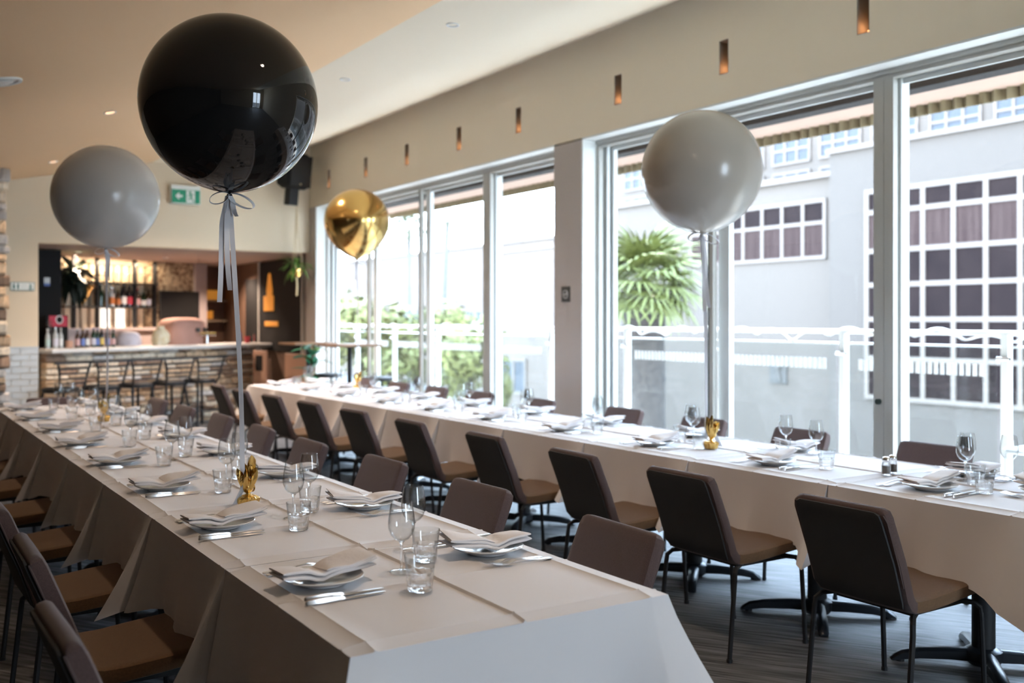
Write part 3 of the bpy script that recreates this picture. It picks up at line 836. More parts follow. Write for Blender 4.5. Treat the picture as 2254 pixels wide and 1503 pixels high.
# ------------------------------------------------------------------ far wall fittings
def text_free_arrow(): pass
mat('exit_green', (0.0, 0.30, 0.15), .4)
mat('sign_white', (0.80, 0.82, 0.78), .4)
ex = empty('exit_sign', (3.46, YB - .02, 2.99))
MB().rbox(-.19, .19, -.075, .0, 0, .245, .006).build('housing', 'sign_white', ex)
MB().box(-.18, .18, -.080, -.076, .012, .185).build('face', 'exit_green', ex, False)
ar = MB()   # arrow pointing left, made of a head and a shaft
b0 = len(ar.v); ar.v += [(-.135, -.084, .10), (-.085, -.084, .15), (-.085, -.084, .05), (-.135, -.0805, .10), (-.085, -.0805, .15), (-.085, -.0805, .05)]
ar.f += [(0, 2, 1), (3, 4, 5), (0, 1, 4, 3), (1, 2, 5, 4), (2, 0, 3, 5)]
ar.box(-.087, -.045, -.084, -.0805, .085, .115)
ar.build('arrow', 'sign_white', ex, False)
MB().box(.005, .115, -.0825, -.0805, .02, .178).build('doorway_symbol', 'sign_white', ex, False)
fig = MB()   # running figure: head, torso, limbs
fig.lathe([(.014, -.001), (.014, .001)], 12); fig.xf(Matrix.Translation((.052, -.084, .155)) @ Matrix.Rotation(PI / 2, 4, 'X'))
def limb(a, b, w):
    a = Vector((a[0], -.0845, a[1])); b = Vector((b[0], -.0845, b[1])); d = (b - a).normalized(); s = Vector((d.z, 0, -d.x)) * w
    y = Vector((0, .002, 0)); fig.loft([[tuple(a - s), tuple(a + s), tuple(a + s + y), tuple(a - s + y)], [tuple(b - s), tuple(b + s), tuple(b + s + y), tuple(b - s + y)]], cap=True)
for a, b, wd in (((.055, .14), (.068, .09), .011), ((.055, .135), (.03, .115), .005), ((.03, .115), (.022, .09), .005), ((.06, .13), (.085, .12), .005), ((.085, .12), (.1, .135), .005),
                 ((.066, .092), (.045, .065), .007), ((.045, .065), (.022, .06), .006), ((.07, .09), (.085, .055), .007), ((.085, .055), (.105, .03), .006)): limb(a, b, wd)
fig.build('running_figure', 'exit_green', ex, False)
tag(ex, 'green and white exit sign with left arrow on far wall', 'sign')
ts = empty('toilet_sign', (1.545, YB - .002, 1.885))
MB().rbox(-.135, .135, -.014, 0, -.052, .052, .006).build('plate', 'sign_white', ts)
mat('sign_teal', (.02, .16, .14), .5)
MB().box(-.135, .135, -.0150, -.0138, .044, .050).box(-.135, .135, -.0150, -.0138, -.050, -.044).box(-.133, -.127, -.015, -.0138, -.05, .05).box(.127, .133, -.015, -.0138, -.05, .05).build('border', 'sign_teal', ts, False)
def pict(x, skirt):
    p = MB(); p.lathe([(.008, -.001), (.008, .001)], 10); p.xf(Matrix.Translation((x, -.0155, .027)) @ Matrix.Rotation(PI / 2, 4, 'X'))
    wv = .010 if not skirt else .006
    p.loft([[(x - wv, -.016, .016), (x + wv, -.016, .016), (x + wv, -.0145, .016), (x - wv, -.0145, .016)], [(x - (.010 if not skirt else .017), -.016, -.016), (x + (.010 if not skirt else .017), -.016, -.016), (x + (.010 if not skirt else .017), -.0145, -.016), (x - (.010 if not skirt else .017), -.0145, -.016)]], cap=True)
    p.box(x - .008, x - .001, -.016, -.0145, -.038, -.016).box(x + .001, x + .008, -.016, -.0145, -.038, -.016)
    return p
pict(-.095, True).build('woman_symbol', 'sign_teal', ts, False); pict(-.05, False).build('man_symbol', 'sign_teal', ts, False)
wc = pict(.085, False); wc.tube([(.085 + .022 * math.cos(a), -.015, -.022 + .018 * math.sin(a)) for a in [PI * (.9 + 1.2 * i / 10) for i in range(11)]], .003, 6)
wc.build('wheelchair_symbol', 'sign_teal', ts, False)
mat('sign_line', (.55, .62, .60), .5)
ln_ = MB()
for i in range(3): ln_.box(-.02, .045, -.0152, -.0138, .02 - .022 * i, .026 - .022 * i)
ln_.build('faint_lettering', 'sign_line', ts, False)
tag(ts, 'white toilet sign with figures beside the stone pillar', 'sign')
ns = empty('no_smoking_plate', (XW - .005, 7.175, 1.705))
mat('plate_dark', (.09, .09, .085), .4); mat('plate_light', (.55, .53, .5), .4)
MB().box(-.006, 0, -.062, .062, -.068, .068).build('plate', 'plate_dark', ns, False)
MB().tube([(-.008, .036 * math.cos(a), .036 * math.sin(a)) for a in [2 * PI * i / 20 for i in range(21)]], .0045, 6).tube([(-.008, -.026, .026), (-.008, .026, -.026)], .004, 6).box(-.008, -.006, -.028, .028, -.006, .006).build('no_smoking_symbol', 'plate_light', ns)
tag(ns, 'small dark no-smoking plate on the column between the windows', 'sign')
se = MB().rbox(-.03, .03, -.03, 0, -.03, .03, .008).build('wall_sensor', 'white_plastic', None, True, (2.02, YB, 2.98)); tag(se, 'tiny white sensor high on the far wall', 'sensor')

# loudspeaker under the ceiling corner
sp = empty('loudspeaker', (4.79, 12.93, 3.13)); sp.rotation_euler = (math.radians(8), 0, math.radians(14))
MB().rbox(-.19, .19, -.17, .15, .12, .60, .05).build('cabinet', 'dark_panel', sp)
mat('speaker_grille', (.014, .014, .014), .8, bump=.6, bscale=400)
MB().rbox(-.165, .165, -.178, -.165, .15, .57, .006).build('grille', 'speaker_grille', sp)
MB().box(-.07, .07, -.05, .07, -.10, .13).build('bracket', 'black_metal', sp, False)
MB().lathe([(.015, 0), (.015, .004)], 12).xf(Matrix.Translation((0, -.18, .19)) @ Matrix.Rotation(PI / 2, 4, 'X')).build('badge', 'chrome', sp)
tag(sp, 'black loudspeaker hung in the far corner by the windows', 'loudspeaker')

# leaves
mat('leaf_green', (.10, .23, .035), .45, noise=.4, nscale=8); mat('leaf_silhouette', (.012, .018, .010), .5); mat('leaf_teal', (.03, .22, .12), .3); mat('soil', (.03, .02, .015), .9)  # near-black leaves carry the shade of a silhouette in their colour
def leaf_mesh(L, W, m, droop=.35, n=7, fold=.15):
    mb = MB(); rings = []
    for i in range(n + 1):
        u = i / n; w = W / 2 * (math.sin(PI * min(1, u * .96 + .03)) ** .8); z = -droop * L * u * u; x = L * u
        rings.append([(x, -w, z + fold * w), (x, 0, z), (x, w, z + fold * w), (x, 0, z + .0015)])
    return mb.loft(rings, cap=True).mesh('leaf', m)
hp = empty('hanging_plant', (4.93, 13.12, 2.07))
MB().lathe([(.001, 0), (.05, 0), (.075, .03), (.085, .10), (.083, .11), (.075, .10), (.001, .09)], 24).build('pot', 'gold_foil', hp)
mat('rope', (.62, .48, .28), .9)
for a in range(3):
    g = 2 * PI * a / 3; MB().tube([(.085 * math.cos(g), .085 * math.sin(g), .10), (.02 * math.cos(g), .02 * math.sin(g), .62), (0, 0, .98)], .005, 6).build('cord', 'rope', hp)
MB().tube([(0, 0, .97), (0, 0, 1.72)], .005, 6).build('cord', 'rope', hp)
MB().tube([(0, 0, 0), (.005, 0, -.12), (0, 0, -.26)], .014, 8).build('tassel', 'rope', hp)
lm = leaf_mesh(.17, .035, 'leaf_green', .7)
for i in range(46):
    a = rnd.uniform(0, 2 * PI); rad = rnd.uniform(.02, .07)
    shared('leaf', lm, hp, (rad * math.cos(a), rad * math.sin(a), .10 + rnd.uniform(0, .12)), rot=(0, rnd.uniform(-1.2, .5), a), scale=(rnd.uniform(.7, 1.4),) * 3)
tag(hp, 'green trailing plant in a brass pot hung from cords', 'hanging plant')
pp = empty('potted_plant', (4.62, 11.75, 0))
MB().lathe([(.001, 0), (.13, 0), (.17, .32), (.165, .34), (.15, .32), (.001, .30)], 24).build('pot', 'black_metal', pp)
MB().lathe([(.148, .318), (.001, .325)], 20, cap=False).build('soil', 'soil', pp)
MB().tube([(0, 0, .31), (.02, .01, .6), (-.01, .02, .9), (.02, 0, 1.15)], .012, 8).build('stem', 'brown_wall', pp)
lm2 = leaf_mesh(.26, .16, 'leaf_teal', .3); lm3 = leaf_mesh(.24, .15, 'leaf_green', .3)
for i in range(20):
    a = i * 2.4; zz = .55 + .62 * i / 19
    shared('leaf', lm2 if i % 4 else lm3, pp, (.01 * math.cos(a), .01 * math.sin(a), zz), rot=(rnd.uniform(-.3, .3), rnd.uniform(-.8, .1), a))
tag(pp, 'broad-leaved green plant in dark pot by the far windows', 'potted plant')

# ------------------------------------------------------------------ high tables by the far windows
mat('wood_brown', (.20, .11, .055), .5, noise=.3, nscale=6, stretch=(1, 8, 1))
for i, (x, y) in enumerate(((4.80, 12.35), (4.90, 11.25))):
    t = empty('high_table', (x, y, 0))
    MB().rbox(-.30, .30, -.30, .30, 1.155, 1.185, .006).build('table_top', 'wood_brown', t)
    MB().lathe([(.028, .03), (.028, 1.14), (.12, 1.145), (.12, 1.155)], 14).build('column', 'black_metal', t)
    MB().lathe([(.24, 0), (.24, .012), (.05, .035), (.028, .04)], 28).build('base', 'black_metal', t)
    tag(t, ['tall wooden-topped bar table in the far corner beside the potted plant', 'tall wooden-topped bar table nearer along the far windows'][i], 'table', 'tall tables by the far windows')
for i, (x, y) in enumerate(((4.72, 11.75), (4.95, 10.75))):
    t = empty('backless_stool', (x + .1, y, 0))
    MB().lathe([(.001, .76), (.16, .76), (.17, .775), (.165, .80), (.12, .81), (.001, .812)], 24).build('seat', 'black_metal', t)
    for a in range(4):
        g = PI / 4 + a * PI / 2
        MB().tube([(.12 * math.cos(g), .12 * math.sin(g), .765), (.21 * math.cos(g), .21 * math.sin(g), 0)], .012, 8).build('leg', 'black_metal', t)
    MB().tube([(.18 * math.cos(a), .18 * math.sin(a), .28) for a in [2 * PI * q / 16 for q in range(17)]], .008, 6).build('foot_ring', 'black_metal', t)
    tag(t, ['round black backless stool between the tall tables', 'round black backless stool beside the nearer tall table'][i], 'stool', 'backless stools by the far windows')

# ------------------------------------------------------------------ slat-back bar stools
def make_bar_stool():
    t = empty('bar_stool')          # faces +y (towards the bar)
    MB().lathe([(.001, .60), (.19, .60), (.215, .615), (.215, .65), (.19, .665), (.001, .668)], 28).build('seat', 'black_metal', t)
    for sx in (-1, 1):
        for sy in (-1, 1):
            MB().tube([(sx * .15, sy * .13, .605), (sx * .165, sy * .15, .45), (sx * .225, sy * .21, .0)], .017, 8).build('leg', 'black_metal', t)
        MB().tube([(sx * .17, -.14, .60), (sx * .185, -.185, .68), (sx * .21, -.215, .85), (sx * .245, -.225, .965)], .014, 8).build('back_post', 'black_metal', t)
    for q in range(5):
        z = .715 + .060 * q; hw = .185 + .014 * q
        pts = [(hw * math.sin(a), -.20 - .008 * q - .035 * (math.cos(a) - .2), z + (.0 if q < 4 else .012)) for a in [-1.25 + 2.5 * i / 10 for i in range(11)]]
        if q == 4: pts = [(hw * 1.22 * (-1 + 2 * i / 10), -.228 - .03 * (1 - (-1 + 2 * i / 10) ** 2), z + .008 + .004) for i in range(11)]
        MB().strip(pts, Vector((0, .12, 1)), .020 if q < 4 else .030, .006).build('slat', 'black_metal', t)
    fr = [(.195, .18), (-.195, .18), (-.195, -.18), (.195, -.18), (.195, .18)]
    MB().tube([(x, y, .23) for x, y in fr], .009, 6).build('foot_rail', 'black_metal', t)
    return t
st0 = make_bar_stool()
for i, s in enumerate((-.05, .51, 1.04, 1.59, 2.13)):
    t = st0 if i == 0 else copy_tree(st0)
    p = bar(s, -.45); t.location = (p.x, p.y, 0); t.rotation_euler = (0, 0, BANG + (.10, .03, 0, -.05, -.03)[i])
    tag(t, 'black slat-back bar stool, %s from the left along the stone bar' % ORD[i], 'bar stool', 'slat-back stools at the bar')

# ------------------------------------------------------------------ on the bar top
def bottle_mesh(r, h, m, neck=.32):
    hb = h * (1 - neck)
    return MB().lathe([(.001, 0), (r, 0), (r, hb * .85), (r * .85, hb), (r * .42, hb + h * .1), (r * .36, h * .97), (r * .42, h * .975), (r * .42, h), (.001, h)], 16).mesh('body', m)
mat('bottle_brown', (.05, .022, .008), .1, spec=.6); mat('bottle_green', (.008, .03, .012), .1, spec=.6); mat('bottle_black', (.01, .01, .012), .1, spec=.6); mat('bottle_clear', (.45, .47, .47), .1, spec=.6)
for n_, c_ in (('label_white', (.7, .7, .68)), ('label_blue', (.12, .18, .45)), ('label_gold', (.62, .45, .10)), ('label_pink', (.55, .34, .33)), ('label_red', (.45, .03, .05)), ('cap_gold', (.6, .42, .12)), ('lilac', (.55, .53, .60)), ('amber', (.45, .14, .03)), ('mint', (.42, .55, .52))): mat(n_, c_, .5)
def bottle(p, r, h, bm, lab, cap, label, cat='bottle', group='bottles on the bar top'):
    t = empty('bottle', tuple(p))
    shared('body', bottle_mesh(r, h, bm), t)
    MB().lathe([(r * 1.012, h * .12), (r * 1.015, h * .13), (r * 1.015, h * .46), (r * 1.012, h * .47)], 16, cap=False).build('paper_label', lab, t)
    MB().lathe([(r * .46, h * .96), (r * .46, h * 1.01), (.001, h * 1.015)], 12).build('cap', cap, t)
    tag(t, label, cat, group)
BT = 1.122
BOT = [(.16, .030, .24, 'bottle_clear', 'mint', 'label_white', 'pale mint glass bottle at the left end of the bar top'),
       (.27, .036, .26, 'bottle_clear', 'lilac', 'chrome', 'clear bottle second along the bar top'),
       (.38, .028, .25, 'bottle_clear', 'label_white', 'label_white', 'slim white-labelled bottle on the bar top'),
       (.60, .030, .235, 'bottle_brown', 'label_pink', 'label_white', 'brown bottle with pink label and white cap on bar'),
       (.68, .030, .235, 'bottle_brown', 'label_blue', 'cap_gold', 'brown bottle with blue label and gold cap on bar'),
       (.76, .030, .24, 'bottle_brown', 'label_white', 'label_white', 'brown bottle with white label in the bar row'),
       (.83, .031, .25, 'bottle_green', 'lilac', 'label_blue', 'green bottle with lilac label and blue cap on bar'),
       (.91, .030, .24, 'bottle_green', 'label_blue', 'label_blue', 'green bottle with blue label and blue cap on bar'),
       (.985, .031, .25, 'bottle_black', 'label_gold', 'cap_gold', 'black bottle with big gold label on bar'),
       (1.06, .030, .24, 'bottle_black', 'label_blue', 'bottle_black', 'black bottle with blue label on bar'),
       (1.135, .030, .23, 'bottle_green', 'label_pink', 'bottle_green', 'green bottle with pink label at the right end of bottles')]
for s, r, h, bm, lab, cap, lb in BOT: bottle(bar(s, .12 + rnd.uniform(-.02, .03), BT), r, h, bm, lab, cap, lb)
for i, (s, z) in enumerate(((.30, .0), (.34, .0))):
    pass
gt = empty('glass_stack', tuple(bar(.33, .32, BT)))
for i in range(6): shared('tumbler', tumbler_m, gt, (0, 0, .052 * i))
tag(gt, 'tall stack of nested tumblers behind the bar bottles', 'glass stack')
mat('red_card', (.45, .03, .06), .6)
cd = empty('counter_card', tuple(bar(.52, .42, BT + .0)), BANG)
MB().box(-.16, .16, -.006, .006, .0, .42).build('board', 'dark_panel', cd, False)
MB().box(-.12, .15, -.0085, -.0055, .27, .41).build('red_panel', 'red_card', cd, False)
MB().lathe([(.055, -.001), (.055, .001)], 20).xf(Matrix.Translation((.03, -.0095, .36)) @ Matrix.Rotation(PI / 2, 4, 'X')).build('badge', 'label_white', cd)
MB().lathe([(.042, -.0015), (.042, .0015)], 20).xf(Matrix.Translation((.03, -.0105, .36)) @ Matrix.Rotation(PI / 2, 4, 'X')).build('badge_centre', 'dark_panel', cd)
tag(cd, 'dark counter board with red panel and round badge behind the bottles', 'sign')
jar = empty('utensil_jar', tuple(bar(.50, .15, BT)))
MB().lathe([(.001, 0), (.045, 0), (.05, .09), (.047, .09), (.042, .006), (.001, .005)], 20).build('jar', 'peach_board', jar)
tag(jar, 'small terracotta jar between the clear and brown bottles', 'jar')
# covered machine
mat('pink_cover', (.52, .29, .23), .85, noise=.12, nscale=4, bump=.3, bscale=14)
cm = MB(); rings = []
for (z, kx, ky) in ((0, 1.08, 1.08), (.12, 1.04, 1.04), (.24, .97, .98), (.32, .88, .93), (.36, .76, .84), (.385, .55, .6), (.392, .2, .25)):
    ring = []
    for i in range(36):
        a = 2 * PI * i / 36; c_, s_ = math.cos(a), math.sin(a)
        rr = 1 + .02 * math.sin(9 * a) * (1 - z / .4)
        ring.append((.36 * kx * rr * abs(c_) ** .6 * (1 if c_ >= 0 else -1), .24 * ky * rr * abs(s_) ** .6 * (1 if s_ >= 0 else -1), z))
    rings.append(ring)
cm.loft(rings, cap=True)
co = empty('covered_coffee_machine', tuple(bar(2.60, .42, BT)), BANG)
cm.build('cover', 'pink_cover', co)
for x in (.06, .20): MB().lathe([(.001, 0), (.034, 0), (.032, .03), (.001, .032)], 16).xf(Matrix.Translation((x, -.25, .21)) @ Matrix.Rotation(PI / 2, 4, 'X')).build('knob', 'plate_dark', co)
tag(co, 'machine hidden under a pinkish cloth cover on the bar', 'machine')
tp = empty('beer_tap', tuple(bar(2.78, .10, BT)), BANG)
MB().lathe([(.035, 0), (.035, .008), (.022, .012), (.022, .18), (.018, .19), (.001, .192)], 18).build('column', 'chrome', tp)
MB().tube([(-.15, -.02, .135), (.15, -.02, .135)], .012, 10).build('crossbar', 'chrome', tp)
MB().tube([(-.15, -.02, .165), (.15, -.02, .165)], .007, 8).build('upper_bar', 'label_gold', tp)
tag(tp, 'chrome T-shaped beer tap on the bar top', 'beer tap')
mat('bag_cream', (.62, .52, .30), .8, noise=.4, nscale=18, col2=(.75, .72, .6))
bg_ = MB(); 
bg_.lathe([(.001, 0), (.10, 0), (.125, .06), (.12, .15), (.09, .20), (.05, .235), (.055, .27), (.02, .26)], 28, mod=lambda a, r, z: 1 + .08 * math.sin(5 * a + 20 * z))
bo = bg_.build('cream_bag', 'bag_cream', None, True, tuple(bar(2.05, .25, BT))); tag(bo, 'lumpy cream and yellow bag beside the covered machine', 'bag')
lw = MB().lathe([(.001, 0), (.17, 0), (.18, .05), (.17, .14), (.12, .20), (.001, .22)], 24, mod=lambda a, r, z: 1 + .03 * math.sin(4 * a)).build('linen_bundle', 'lilac', None, True, tuple(bar(1.75, .55, BT - .02)))
tag(lw, 'pale lilac rounded bundle left of the cream bag', 'bundle')
mat('backcounter', (.46, .38, .37), .5)
cup = MB().lathe([(.001, 0), (.035, 0), (.048, .10), (.044, .10), (.034, .006), (.001, .005)], 20).build('red_cup', 'label_red', None, True, tuple(bar(3.62, .12, BT))); tag(cup, 'small red cup at the right end of the bar', 'cup')
nb = MB().lathe([(.001, 0), (.03, 0), (.032, .14), (.012, .17), (.012, .2), (.001, .2)], 16).build('blue_bottle', 'label_blue', None, True, tuple(bar(3.50, .16, BT))); tag(nb, 'small blue bottle beside the red cup on the bar', 'bottle')

# ------------------------------------------------------------------ back bar
bc = MB().box(.95, 3.25, 1.35, 2.05, 0, 1.32).box(.93, 3.26, 1.32, 2.12, 1.32, 1.36).build('back_counter', 'backcounter', None, False, bar(0, 0), BANG)
tag(bc, 'pinkish back counter running below the mirrored shelves', 'counter')
mat('reflection_beige', (.74, .58, .40), .5); mat('beige_dark', (.34, .25, .17), .5)
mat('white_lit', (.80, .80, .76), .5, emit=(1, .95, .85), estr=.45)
shf = empty('shelf_unit', tuple(bar(0, 0)), BANG)
MB().box(1.45, 3.30, 2.06, 2.14, 1.36, 2.40).build('backing', 'beige_dark', shf, False)
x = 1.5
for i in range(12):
    MB().box(x, x + .09, 2.03, 2.065, 1.36, 2.36).build('reflection_strip', 'reflection_beige', shf, False); x += .15  # pale strips paint the window reflections of a mirrored back
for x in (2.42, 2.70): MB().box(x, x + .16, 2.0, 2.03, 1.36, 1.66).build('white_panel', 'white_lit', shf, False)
for x in (1.80, 2.20, 2.89, 3.28): MB().box(x - .02, x + .02, 1.78, 1.84, 1.36, 2.42).build('post', 'black_metal', shf, False)
for z in (1.665, 2.04): MB().box(1.6, 3.30, 1.74, 2.03, z, z + .02).build('shelf', 'black_metal', shf, False)
MB().box(1.5, 3.3, 1.95, 2.05, 2.34, 2.42).build('top_rail', 'beige_dark', shf, False)
d = bpy.data.lights.new('shelf_fill', 'AREA'); d.shape = 'RECTANGLE'; d.size = 1.7; d.size_y = .04; d.energy = 14; d.color = (1, .80, .56)  # unseen area lamp added to brighten the shelf backing
l = bpy.data.objects.new('shelf_fill', d); col.objects.link(l); l.parent = shf; l.location = (2.4, 1.72, 2.36); l.rotation_euler = (math.radians(28), 0, 0)
tag(shf, 'black-framed back bar shelves before pale strips imitating window reflections in a mirror', 'shelf')
SB = [(2.30, .045, .33, 'bottle_green', 'bottle_green', 'bottle_black', 'dark green bottle on the lower back bar shelf, leftmost'),
      (2.50, .05, .30, 'bottle_clear', 'amber', 'chrome', 'clear bottle with amber base on the lower shelf'),
      (2.62, .04, .26, 'bottle_brown', 'amber', 'cap_gold', 'small amber bottle on the lower back bar shelf'),
      (2.72, .05, .34, 'bottle_black', 'label_white', 'bottle_black', 'tall black bottle with white label on lower shelf'),
      (2.83, .05, .33, 'bottle_black', 'label_red', 'bottle_black', 'tall black bottle with red label on lower shelf'),
      (2.98, .055, .28, 'bottle_brown', 'label_pink', 'label_red', 'squat brown bottle with pink label on lower shelf'),
      (3.10, .05, .22, 'bottle_green', 'label_white', 'bottle_black', 'short green bottle with white label on lower shelf'),
      (3.20, .045, .27, 'bottle_brown', 'lilac', 'bottle_black', 'brown bottle at the right end of the lower shelf')]
for s, r, h, bm, lab, cap, lb in SB: bottle(bar(s, 1.86, 1.687), r, h, bm, lab, cap, lb, group='bottles on the back bar shelf')
for i in range(8):
    g_ = shared('shelf_glass', tumbler_m, None, tuple(bar(2.32 + .115 * i, 1.86 + .03 * (i % 2), 2.062)), scale=(1.1, 1.1, 1.7))
    tag(g_, 'clear tall glass on the upper back bar shelf, %s from the left' % ORD[i], 'glass', 'glasses on the upper shelf')
wp = MB().lathe([(.001, 0), (.06, 0), (.055, .16), (.001, .16)], 18).build('white_canister', 'white_lit', None, True, tuple(bar(2.56, 1.80, 1.85))) if False else None
# mosaic pier, white pier, screen
m = bpy.data.materials.new('mosaic'); m.use_nodes = True; MATS['mosaic'] = m
N, Lk = m.node_tree.nodes, m.node_tree.links
vt = N.new('ShaderNodeTexVoronoi'); vt.inputs['Scale'].default_value = 22; tc = N.new('ShaderNodeTexCoord'); Lk.new(tc.outputs['Object'], vt.inputs['Vector'])
rp = N.new('ShaderNodeValToRGB'); sep = N.new('ShaderNodeSeparateColor'); Lk.new(vt.outputs['Color'], sep.inputs[0]); Lk.new(sep.outputs[0], rp.inputs[0])
rp.color_ramp.elements[0].color = (.16, .09, .05, 1); rp.color_ramp.elements[1].color = (.68, .54, .36, 1)
Lk.new(rp.outputs[0], N['Principled BSDF'].inputs['Base Color']); N['Principled BSDF'].inputs['Roughness'].default_value = .4
mp_ = MB().box(3.27, 4.08, 1.80, 2.15, 0, 2.42).build('wall_mosaic_pier', 'mosaic', None, False, bar(0, 0), BANG); mp_['kind'] = 'structure'
mp2 = MB().box(.3, 1.72, 2.08, 2.15, 1.3, 2.42).build('wall_mosaic_left', 'mosaic', None, False, bar(0, 0), BANG); mp2['kind'] = 'structure'
wp_ = MB().box(4.08, 4.33, 1.75, 2.15, 0, 2.42).build('wall_white_pier', 'backcounter', None, False, bar(0, 0), BANG); wp_['kind'] = 'structure'
tv = empty('wall_screen', tuple(bar(0, 0)), BANG)
MB().rbox(3.30, 4.12, 1.70, 1.74, 1.50, 1.95, .006).build('panel', 'dark_panel', tv)
MB().box(3.5, 3.9, 1.74, 1.80, 1.6, 1.8).build('mount', 'black_metal', tv, False)
tag(tv, 'black switched-off screen on the mosaic pier', 'screen')
# dark column with a small blue sticker at the alcove's left
stk = empty('wall_sticker', (1.95, 14.296, 1.98)); 
dk = structure(MB().box(1.78, 2.12, 14.3, 14.6, 0, 2.40), 'wall_dark_column', 'dark_panel')
MB().box(-.035, .035, 0, .004, -.02, .055).build('white_part', 'label_white', stk, False); MB().box(-.035, .035, 0, .004, -.055, -.02).build('blue_part', 'label_blue', stk, False)
tag(stk, 'small white and blue sticker on the dark column', 'sticker')
# silhouetted hanging plant above the bar with a brass cone lamp beside it
h2 = empty('hanging_plant', tuple(bar(1.18, .95, 1.93)))
MB().lathe([(.001, 0), (.08, .0), (.11, .12), (.10, .12), (.001, .10)], 18).build('pot', 'bottle_black', h2)
for a in range(3):
    g = 2 * PI * a / 3; MB().tube([(.10 * math.cos(g), .10 * math.sin(g), .11), (0, 0, .50)], .004, 6).build('cord', 'black_metal', h2)
lm4 = leaf_mesh(.30, .09, 'leaf_silhouette', .6)
for i in range(80):
    a = rnd.uniform(0, 2 * PI); rad = rnd.uniform(.02, .10)
    shared('leaf', lm4, h2, (rad * math.cos(a), rad * math.sin(a), .08 + rnd.uniform(0, .22)), rot=(0, rnd.uniform(-1.1, .9), a), scale=(rnd.uniform(.7, 1.3),) * 3)
tag(h2, 'bushy plant coloured as a dark silhouette over the left of the bar', 'hanging plant')
cl = empty('cone_lamp', tuple(bar(1.75, 1.55, 1.70)))
MB().lathe([(.17, .28), (.175, .29), (.02, .02), (.001, .0)][::-1], 24).build('shade', 'gold_foil', cl)
MB().tube([(0, 0, .28), (0, 0, .70)], .006, 6).build('rod', 'black_metal', cl)
tag(cl, 'brass cone ornament hanging behind the bar bottles', 'lamp')

# alcove right: dark framed panels on the side wall, door, shelves with warm light, folded chairs
dp = empty('dark_artwork', (5.30, 14.75, 0))
MB().box(-.03, 0, -.93, .93, 1.0, 2.40).build('board', 'dark_panel', dp, False)
MB().box(-.045, 0, -.97, -.93, .98, 2.42).build('frame_edge', 'plate_light', dp, False)
MB().box(-.045, 0, .93, .97, .98, 2.42).build('frame_edge', 'plate_light', dp, False)
mat('orange_glow', (.62, .25, .03), .6, emit=(1, .4, .06), estr=.12)  # orange colour with a faint glow added to look lamp-lit
MB().lathe([(.001, 0), (.12, .02), (.15, .16), (.10, .30), (.06, .42), (.001, .44)], 18).xf(Matrix.Translation((-.035, .45, 1.78)) @ Matrix.Diagonal((.06, 1, 1, 1))).build('orange_shape', 'orange_glow', dp)
MB().rbox(-.045, -.03, .25, .70, 1.62, 1.86, .006).build('orange_shape', 'orange_glow', dp)
MB().rbox(-.045, -.03, .05, .65, 1.38, 1.46, .006).build('orange_shape', 'orange_glow', dp)
tag(dp, 'large dark artwork with loose orange shapes right of the bar', 'artwork')
dr = empty('door_1', (5.28, 16.05, 0)); dr['kind'] = 'structure'
MB().box(-.02, .0, -.32, .32, 0, 2.15).build('leaf', 'dark_panel', dr, False); MB().tube([(-.05, -.22, .95), (-.05, -.22, 1.25)], .012, 8).build('door_handle', 'chrome', dr)
sw = empty('display_niche', tuple(bar(0, 0)), BANG)
for z in (1.45, 1.80): MB().box(4.36, 5.3, 1.95, 2.14, z, z + .03).build('shelf', 'beige_dark', sw, False)
MB().box(4.40, 4.95, 2.05, 2.10, 1.83, 2.00).build('lit_panel', 'orange_glow', sw, False); MB().box(4.40, 4.75, 2.05, 2.10, 1.50, 1.64).build('lit_panel', 'orange_glow', sw, False)
tag(sw, 'brown display shelves with orange-lit panels behind the covered machine', 'shelf')
hc = empty('highback_chair', (4.9, 14.55, 0), math.radians(100))
MB().rbox(-.20, .20, -.02, .02, .45, 1.02, .01).build('backrest', 'peach_board', hc)
MB().box(-.10, .10, -.026, -.019, .72, .95).box(-.10, .10, .019, .026, .72, .95).build('back_inset', 'dark_panel', hc, False)
MB().rbox(-.21, .21, -.42, .02, .43, .48, .01).build('seat', 'dark_panel', hc)
for sx in (-1, 1):
    for y in (-.38, 0): MB().tube([(sx * .18, y, .44), (sx * .18, y, 0)], .016, 8).build('leg', 'peach_board', hc)
tag(hc, 'peach wooden high-back chair with dark inset beside the bar end', 'chair')
pb = MB().rbox(5.24, 5.29, 13.62, 14.45, .05, .98, .01).build('leaning_board', 'peach_board', None, True); tag(pb, 'plain peach board standing below the dark artwork', 'board')
# alcove lamps
for i, (s, b) in enumerate(((1.2, .9), (2.7, .9), (4.0, .9))):
    p = bar(s, b, 2.418); downlight(p.x, p.y, p.z, 'small warm downlight over the bar, %s from the left' % ORD[i], r=.04, power=110)

